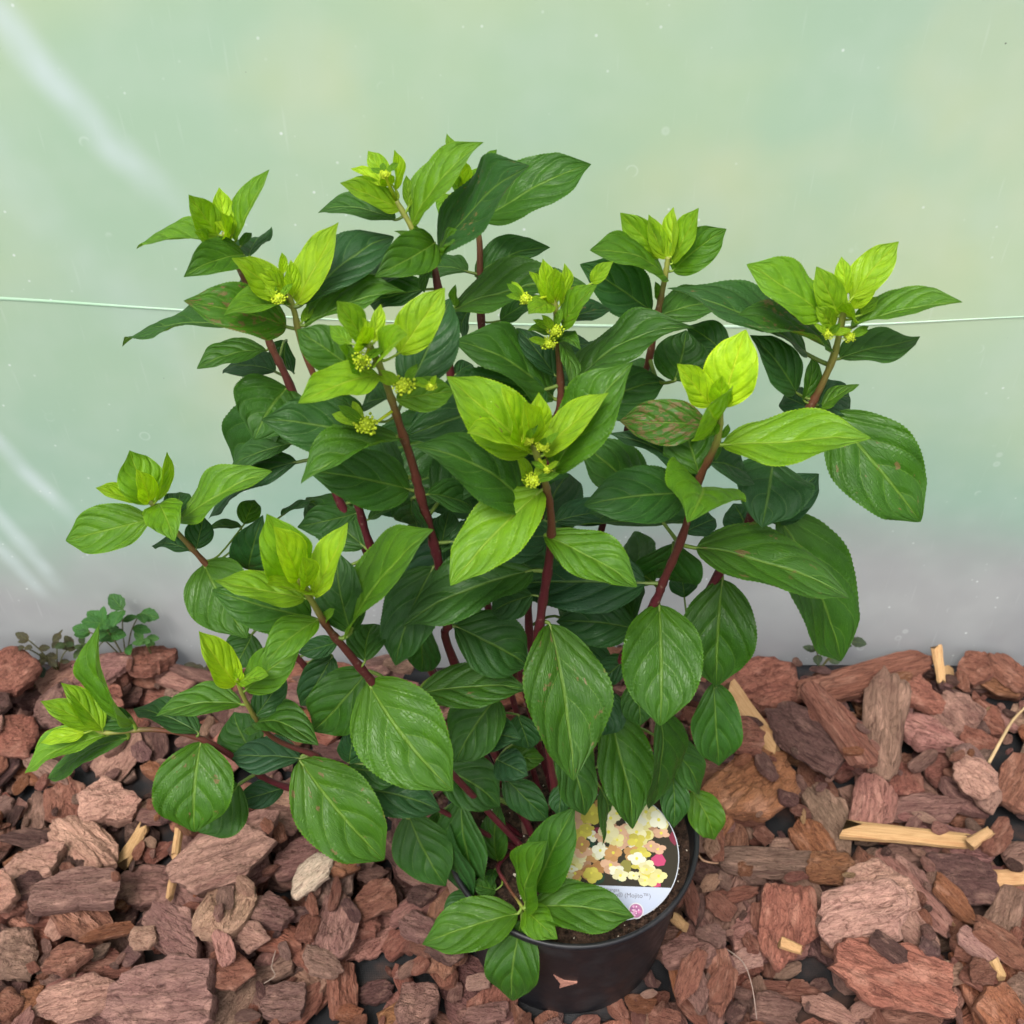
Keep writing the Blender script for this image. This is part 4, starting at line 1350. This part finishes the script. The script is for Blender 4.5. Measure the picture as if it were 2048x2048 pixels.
stem_obj = {}
stem_nodes = {k: [] for k in STEMS}
pending = []
for idx, row in enumerate([r for r in LEAVES.replace("\n", "|").split("|") if r.strip()]):
    q = row.split()
    cr = q[0]
    bx, by = px(cr, float(q[1]), float(q[2])); tx, ty = px(cr, float(q[3]), float(q[4]))
    wpx = float(q[5]) * CROPS[cr][2]
    st, dY, tone = q[6], float(q[7]) * .01, float(q[8])
    opt = {s.split('=')[0]: float(s.split('=')[1]) for s in q[9:]}
    S2, S3 = STEM2D[st], STEM3D[st]
    j = min(range(len(S2)), key=lambda i: (S2[i][0] - bx) ** 2 + (S2[i][1] - by) ** 2)
    Yb = S3[j].y + opt.get('yo', 0) * .01
    B = at_y(bx, by, Yb)
    T = at_y(tx, ty, Yb + dY)
    R = random.Random(idx * 13 + 5)
    ax = T - B
    L = ax.length
    xd = ax.normalized()
    mid = (B + T) / 2
    depth = (mid - CAM).dot(FWD)
    wapp = wpx / FPX * depth * 1.12
    young = tone >= .78
    ratio = (.46 if young else .54) * R.uniform(.95, 1.05)
    view = (CAM - mid).normalized()
    n0 = (view - xd * view.dot(xd)).normalized()
    sidev = n0.cross(xd)
    cosphi = min(1.0, wapp / (ratio * L))
    if cosphi >= 1:
        W, phi = wapp, R.uniform(.1, .3)
        W /= math.cos(phi)
    else:
        cosphi = max(cosphi, .3)
        phi = math.acos(cosphi)
        W = wapp / cosphi
    cand = []
    for sg in (1, -1):
        n = n0 * math.cos(phi * sg) + sidev * math.sin(phi * sg)
        out = Vector((mid.x - PLANT_BASE.x, mid.y, 0))
        cand.append((n.z + 1.2 * n.dot(out.normalized()) * (.4 if not young else -.4), n))
    n = max(cand, key=lambda c: c[0])[1]
    yd = n.cross(xd)
    M = Matrix((xd, yd, n)).transposed().to_4x4()
    M.translation = B
    # petiole back to the stem
    jn = min(range(len(S3)), key=lambda i: (S3[i] - B).length)
    stem_nodes[st].append(jn)
    pl = M.inverted() @ S3[jn]
    if (S3[jn] - B).length < 0.0015:
        pl = None
    fold = opt.get('f', R.uniform(.12, .30) if not young else R.uniform(.2, .42))
    arch = opt.get('a', R.uniform(.03, .09) if not young else R.uniform(-.03, .05))
    side = opt.get('s', R.uniform(-.035, .035))
    curl = opt.get('c', R.uniform(.03, .16) if not young else R.uniform(-.08, .08))
    me = leaf_mesh(L, W, idx, arch, fold, side, curl, pl, young)
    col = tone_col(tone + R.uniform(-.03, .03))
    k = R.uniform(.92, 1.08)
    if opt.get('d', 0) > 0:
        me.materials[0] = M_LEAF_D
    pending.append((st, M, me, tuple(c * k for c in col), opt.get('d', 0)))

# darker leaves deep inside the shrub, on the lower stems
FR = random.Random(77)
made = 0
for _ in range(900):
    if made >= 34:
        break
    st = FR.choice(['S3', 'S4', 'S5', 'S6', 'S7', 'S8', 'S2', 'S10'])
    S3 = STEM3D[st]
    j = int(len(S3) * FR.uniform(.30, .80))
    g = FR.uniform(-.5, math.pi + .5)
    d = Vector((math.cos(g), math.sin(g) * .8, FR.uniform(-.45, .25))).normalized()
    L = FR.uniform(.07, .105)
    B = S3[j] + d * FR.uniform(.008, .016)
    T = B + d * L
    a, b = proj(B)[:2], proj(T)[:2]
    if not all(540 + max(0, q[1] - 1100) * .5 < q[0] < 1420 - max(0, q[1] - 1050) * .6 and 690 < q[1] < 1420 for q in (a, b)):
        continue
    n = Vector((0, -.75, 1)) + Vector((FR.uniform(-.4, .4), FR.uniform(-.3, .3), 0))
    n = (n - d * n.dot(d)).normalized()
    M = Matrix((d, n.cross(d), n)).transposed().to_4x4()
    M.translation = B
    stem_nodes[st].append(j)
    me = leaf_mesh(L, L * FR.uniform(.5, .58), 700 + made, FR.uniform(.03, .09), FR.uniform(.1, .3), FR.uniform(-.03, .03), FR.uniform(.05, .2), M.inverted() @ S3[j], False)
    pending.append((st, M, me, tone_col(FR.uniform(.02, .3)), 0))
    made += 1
print("leaves", len(pending))

for key, sp in STEM3D.items():
    n = len(sp)
    r0 = STEMRAD[key] * .001
    nodes = set(stem_nodes[key])
    rad = []
    for i in range(n):
        t = i / (n - 1)
        rr = r0 * (0.55 + 0.45 * min(1, t * 1.6))
        if i in nodes:
            rr *= 1.22
        rad.append(rr)
    V, F, T = tube(sp, rad, 10)
    me = mesh_np("stem", [Vector(v) - PLANT_BASE for v in V], F)
    at = me.attributes.new("along", 'FLOAT', 'POINT')
    at.data.foreach_set("value", np.array([1 - t for t in T], dtype=np.float32))
    stem_obj[key] = link("stem", me, M_STEM, plant)

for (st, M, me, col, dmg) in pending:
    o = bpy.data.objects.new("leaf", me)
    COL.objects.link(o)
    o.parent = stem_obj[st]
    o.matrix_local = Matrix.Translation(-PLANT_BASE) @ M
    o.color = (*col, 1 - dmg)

# flower buds: clusters of tiny round buds on short stalks
def bud_material():
    m = NT("flower_bud_lime")
    P = m.n("TexCoord").outputs["Object"]
    c = m.mix(m.noise(P, 400, 2), (0.30, 0.44, 0.01), (0.60, 0.68, 0.03))
    return m.done(m.mixsh(.2, m.principled(c, .5, .4), m.translucent(c)))
M_BUD = bud_material()
for bi, row in enumerate(BUDS.split("|")):
    q = row.split()
    a, b = px(q[0], float(q[1]), float(q[2]))
    S2, S3 = STEM2D[q[4]], STEM3D[q[4]]
    j = min(range(len(S2)), key=lambda i: (S2[i][0] - a) ** 2 + (S2[i][1] - b) ** 2)
    c = at_y(a, b, S3[j].y - 0.012)
    rad = float(q[3]) / FPX * (c - CAM).dot(FWD) * 0.68
    R = random.Random(bi + 300)
    bm = bmesh.new()
    nb = 90
    jn = min(range(len(S3)), key=lambda i: (S3[i] - c).length)
    for k in range(nb):
        z = 1 - 2 * (k + .5) / nb
        g = k * 2.39996
        d = Vector((math.sqrt(1 - z * z) * math.cos(g), math.sqrt(1 - z * z) * math.sin(g), z * .75))
        pnt = d * rad * R.uniform(.62, 1.2) * (1 + .3 * nz(d.x * 1.6 + bi, d.y * 1.6, d.z * 1.6))
        bmesh.ops.create_icosphere(bm, subdivisions=1, radius=rad * R.uniform(.09, .18), matrix=Matrix.Translation(c - PLANT_BASE + pnt))
    bmesh.ops.create_icosphere(bm, subdivisions=2, radius=rad * .62, matrix=Matrix.Translation(c - PLANT_BASE))
    me = bpy.data.meshes.new("flower_bud")
    bm.to_mesh(me); bm.free()
    V, F, _ = tube([S3[jn] - PLANT_BASE, (S3[jn] - PLANT_BASE) * .4 + (c - PLANT_BASE) * .6 - Vector((0, 0, rad * .3)), c - PLANT_BASE], [.001, .0009, .0009], 6)
    bm = bmesh.new(); bm.from_mesh(me)
    vs_ = [bm.verts.new(v) for v in V]
    for f in F:
        bm.faces.new([vs_[i] for i in f])
    bm.to_mesh(me); bm.free()
    me.polygons.foreach_set("use_smooth", [True] * len(me.polygons))
    bud = link("flower_bud", me, M_BUD, stem_obj[q[4]])
    for k in range(3):                                   # little bracts round the bud
        g = R.uniform(0, 6.28)
        d = Vector((math.cos(g), math.sin(g) * .5 + .25, R.uniform(.1, .8))).normalized()
        nn = Vector((0, -.7, .7)); nn = (nn - d * nn.dot(d)).normalized()
        M = Matrix((d, nn.cross(d), nn)).transposed().to_4x4()
        M.translation = c + d * rad * .4
        LL = rad * R.uniform(1.5, 2.3) + .004
        bme = leaf_mesh(LL, LL * .38, 900 + bi * 3 + k, .03, .35, 0, 0, None, True)
        bo = bpy.data.objects.new("bract", bme)
        COL.objects.link(bo)
        bo.parent = stem_obj[q[4]]
        bo.matrix_local = Matrix.Translation(-PLANT_BASE) @ M
        bo.color = (*tone_col(R.uniform(.7, .95)), 1)

# old pruned woody stubs at the base
M_OLD = simple("old_bark", (0.24, 0.14, 0.10), 0.85, 0.2, 0.8)
for (a, b, z0, r1) in ((('K', 680, 430), ('K', 755, 680), 0.235, .0045), (('K', 905, 370), ('K', 870, 560), 0.23, .0022)):
    top, bot = at_z(*px(*a), z0), at_z(*px(*b), SOIL_Z - .006)
    V, F, _ = tube(spline([top, (top + bot) / 2 + Vector((.003, 0, 0)), bot], 6), [r1 * (1 + .25 * nz(i * 1.3, 2, 5)) for i in range(13)], 9)
    link("pruned_stub", mesh_np("pruned_stub", [Vector(v) - PLANT_BASE for v in V], F), M_OLD, plant)

# ------------------------------------------------------------------ weeds along the foot of the film
def weed(pxy, height, n, spread, color, label, lsize, seed):
    R = random.Random(seed)
    b0 = at_z(*pxy, 0.0)
    b0.y = min(b0.y, WALL_Y - 0.022)
    zb = HF[min(gny - 1, int((b0.y - GY0) / GC)), min(gnx - 1, max(0, int((b0.x - GX0) / GC)))] - 0.004
    b0.z = zb
    r = root("weed", b0, label, "weed")
    WORLD_INV[r.name] = Matrix.Translation(-b0)
    tips = []
    for s in range(max(2, n // 4)):
        g = R.uniform(0, 6.28)
        e = Vector((math.cos(g) * spread * R.uniform(.2, .8), -abs(math.sin(g)) * spread * .35, height * R.uniform(.55, 1)))
        P = spline([Vector((0, 0, -0.003)), e * .5 + Vector((0, 0, height * .08)), e], 5)
        V, F, _ = tube(P, [.0009] * len(P), 5)
        link("stem", mesh_np("stem", V, F), simple("weed_stem", (0.10, 0.10, 0.03)), r)
        tips.append(P)
    for k in range(n):
        P = tips[k % len(tips)]
        p = P[len(P) - 1] if k < 2 * len(tips) else P[R.randint(len(P) // 3, len(P) - 1)]
        g = R.uniform(0, 6.28)
        d = Vector((math.cos(g), math.sin(g) * .6 - .3, R.uniform(-.1, .5))).normalized()
        L = lsize * R.uniform(.6, 1.1)
        W = L * R.uniform(.5, .72)
        nn = (Vector((0, -.35, 1)) + Vector((R.uniform(-.5, .5), R.uniform(-.3, .3), 0)))
        nn = (nn - d * nn.dot(d)).normalized()
        M = Matrix((d, nn.cross(d), nn)).transposed().to_4x4()
        M.translation = p
        nu = 8
        V, F, UV = [], [], []
        for i in range(nu + 1):
            u = i / nu
            hw = .5 * W * math.sin(math.pi * min(1, u ** .85)) ** .7 * (1 + .12 * (i % 2))
            for v in (-1, -.5, 0, .5, 1):
                V.append(M @ Vector((u * L, v * hw, .15 * abs(v) * hw - .12 * L * u * u))); UV.append((u, .5 + .5 * v))
        for i in range(nu):
            for q in range(4):
                F.append((i * 5 + q, (i + 1) * 5 + q, (i + 1) * 5 + q + 1, i * 5 + q + 1))
        me = mesh_np("leaf", V, F)
        uvl = me.uv_layers.new(name="UVMap")
        li = np.empty(len(me.loops), dtype=np.int32); me.loops.foreach_get("vertex_index", li)
        uvl.data.foreach_set("uv", np.array(UV, dtype=np.float32)[li].ravel())
        o = link("leaf", me, M_LEAF, r)
        kk = R.uniform(.75, 1.3)
        o.color = (*(c * kk for c in color), 1)

weed((285, 1250), 0.125, 22, 0.06, (0.045, 0.15, 0.03), "small bright green weed growing at the foot of the film wall", 0.026, 1)
weed((130, 1285), 0.09, 16, 0.05, (0.075, 0.065, 0.04), "brownish wilted weed at the foot of the film wall", 0.018, 2)
weed((215, 1275), 0.055, 14, 0.05, (0.05, 0.08, 0.03), "low olive green weed between brown and green weeds", 0.016, 3)
weed((310, 1330), 0.05, 7, 0.03, (0.09, 0.22, 0.06), "tiny pale green seedling sprouting between bark chips", 0.016, 4)
weed((1640, 1325), 0.06, 14, 0.045, (0.06, 0.085, 0.05), "low greyish weed under the longest drooping hydrangea leaf", 0.018, 5)
weed((425, 1260), 0.045, 8, 0.04, (0.07, 0.06, 0.045), "dry brown weed at the film foot beside the bright green weed", 0.018, 6)
weed((70, 1345), 0.05, 8, 0.03, (0.04, 0.075, 0.05), "dark blue green weed beside big reddish bark chip", 0.02, 7)
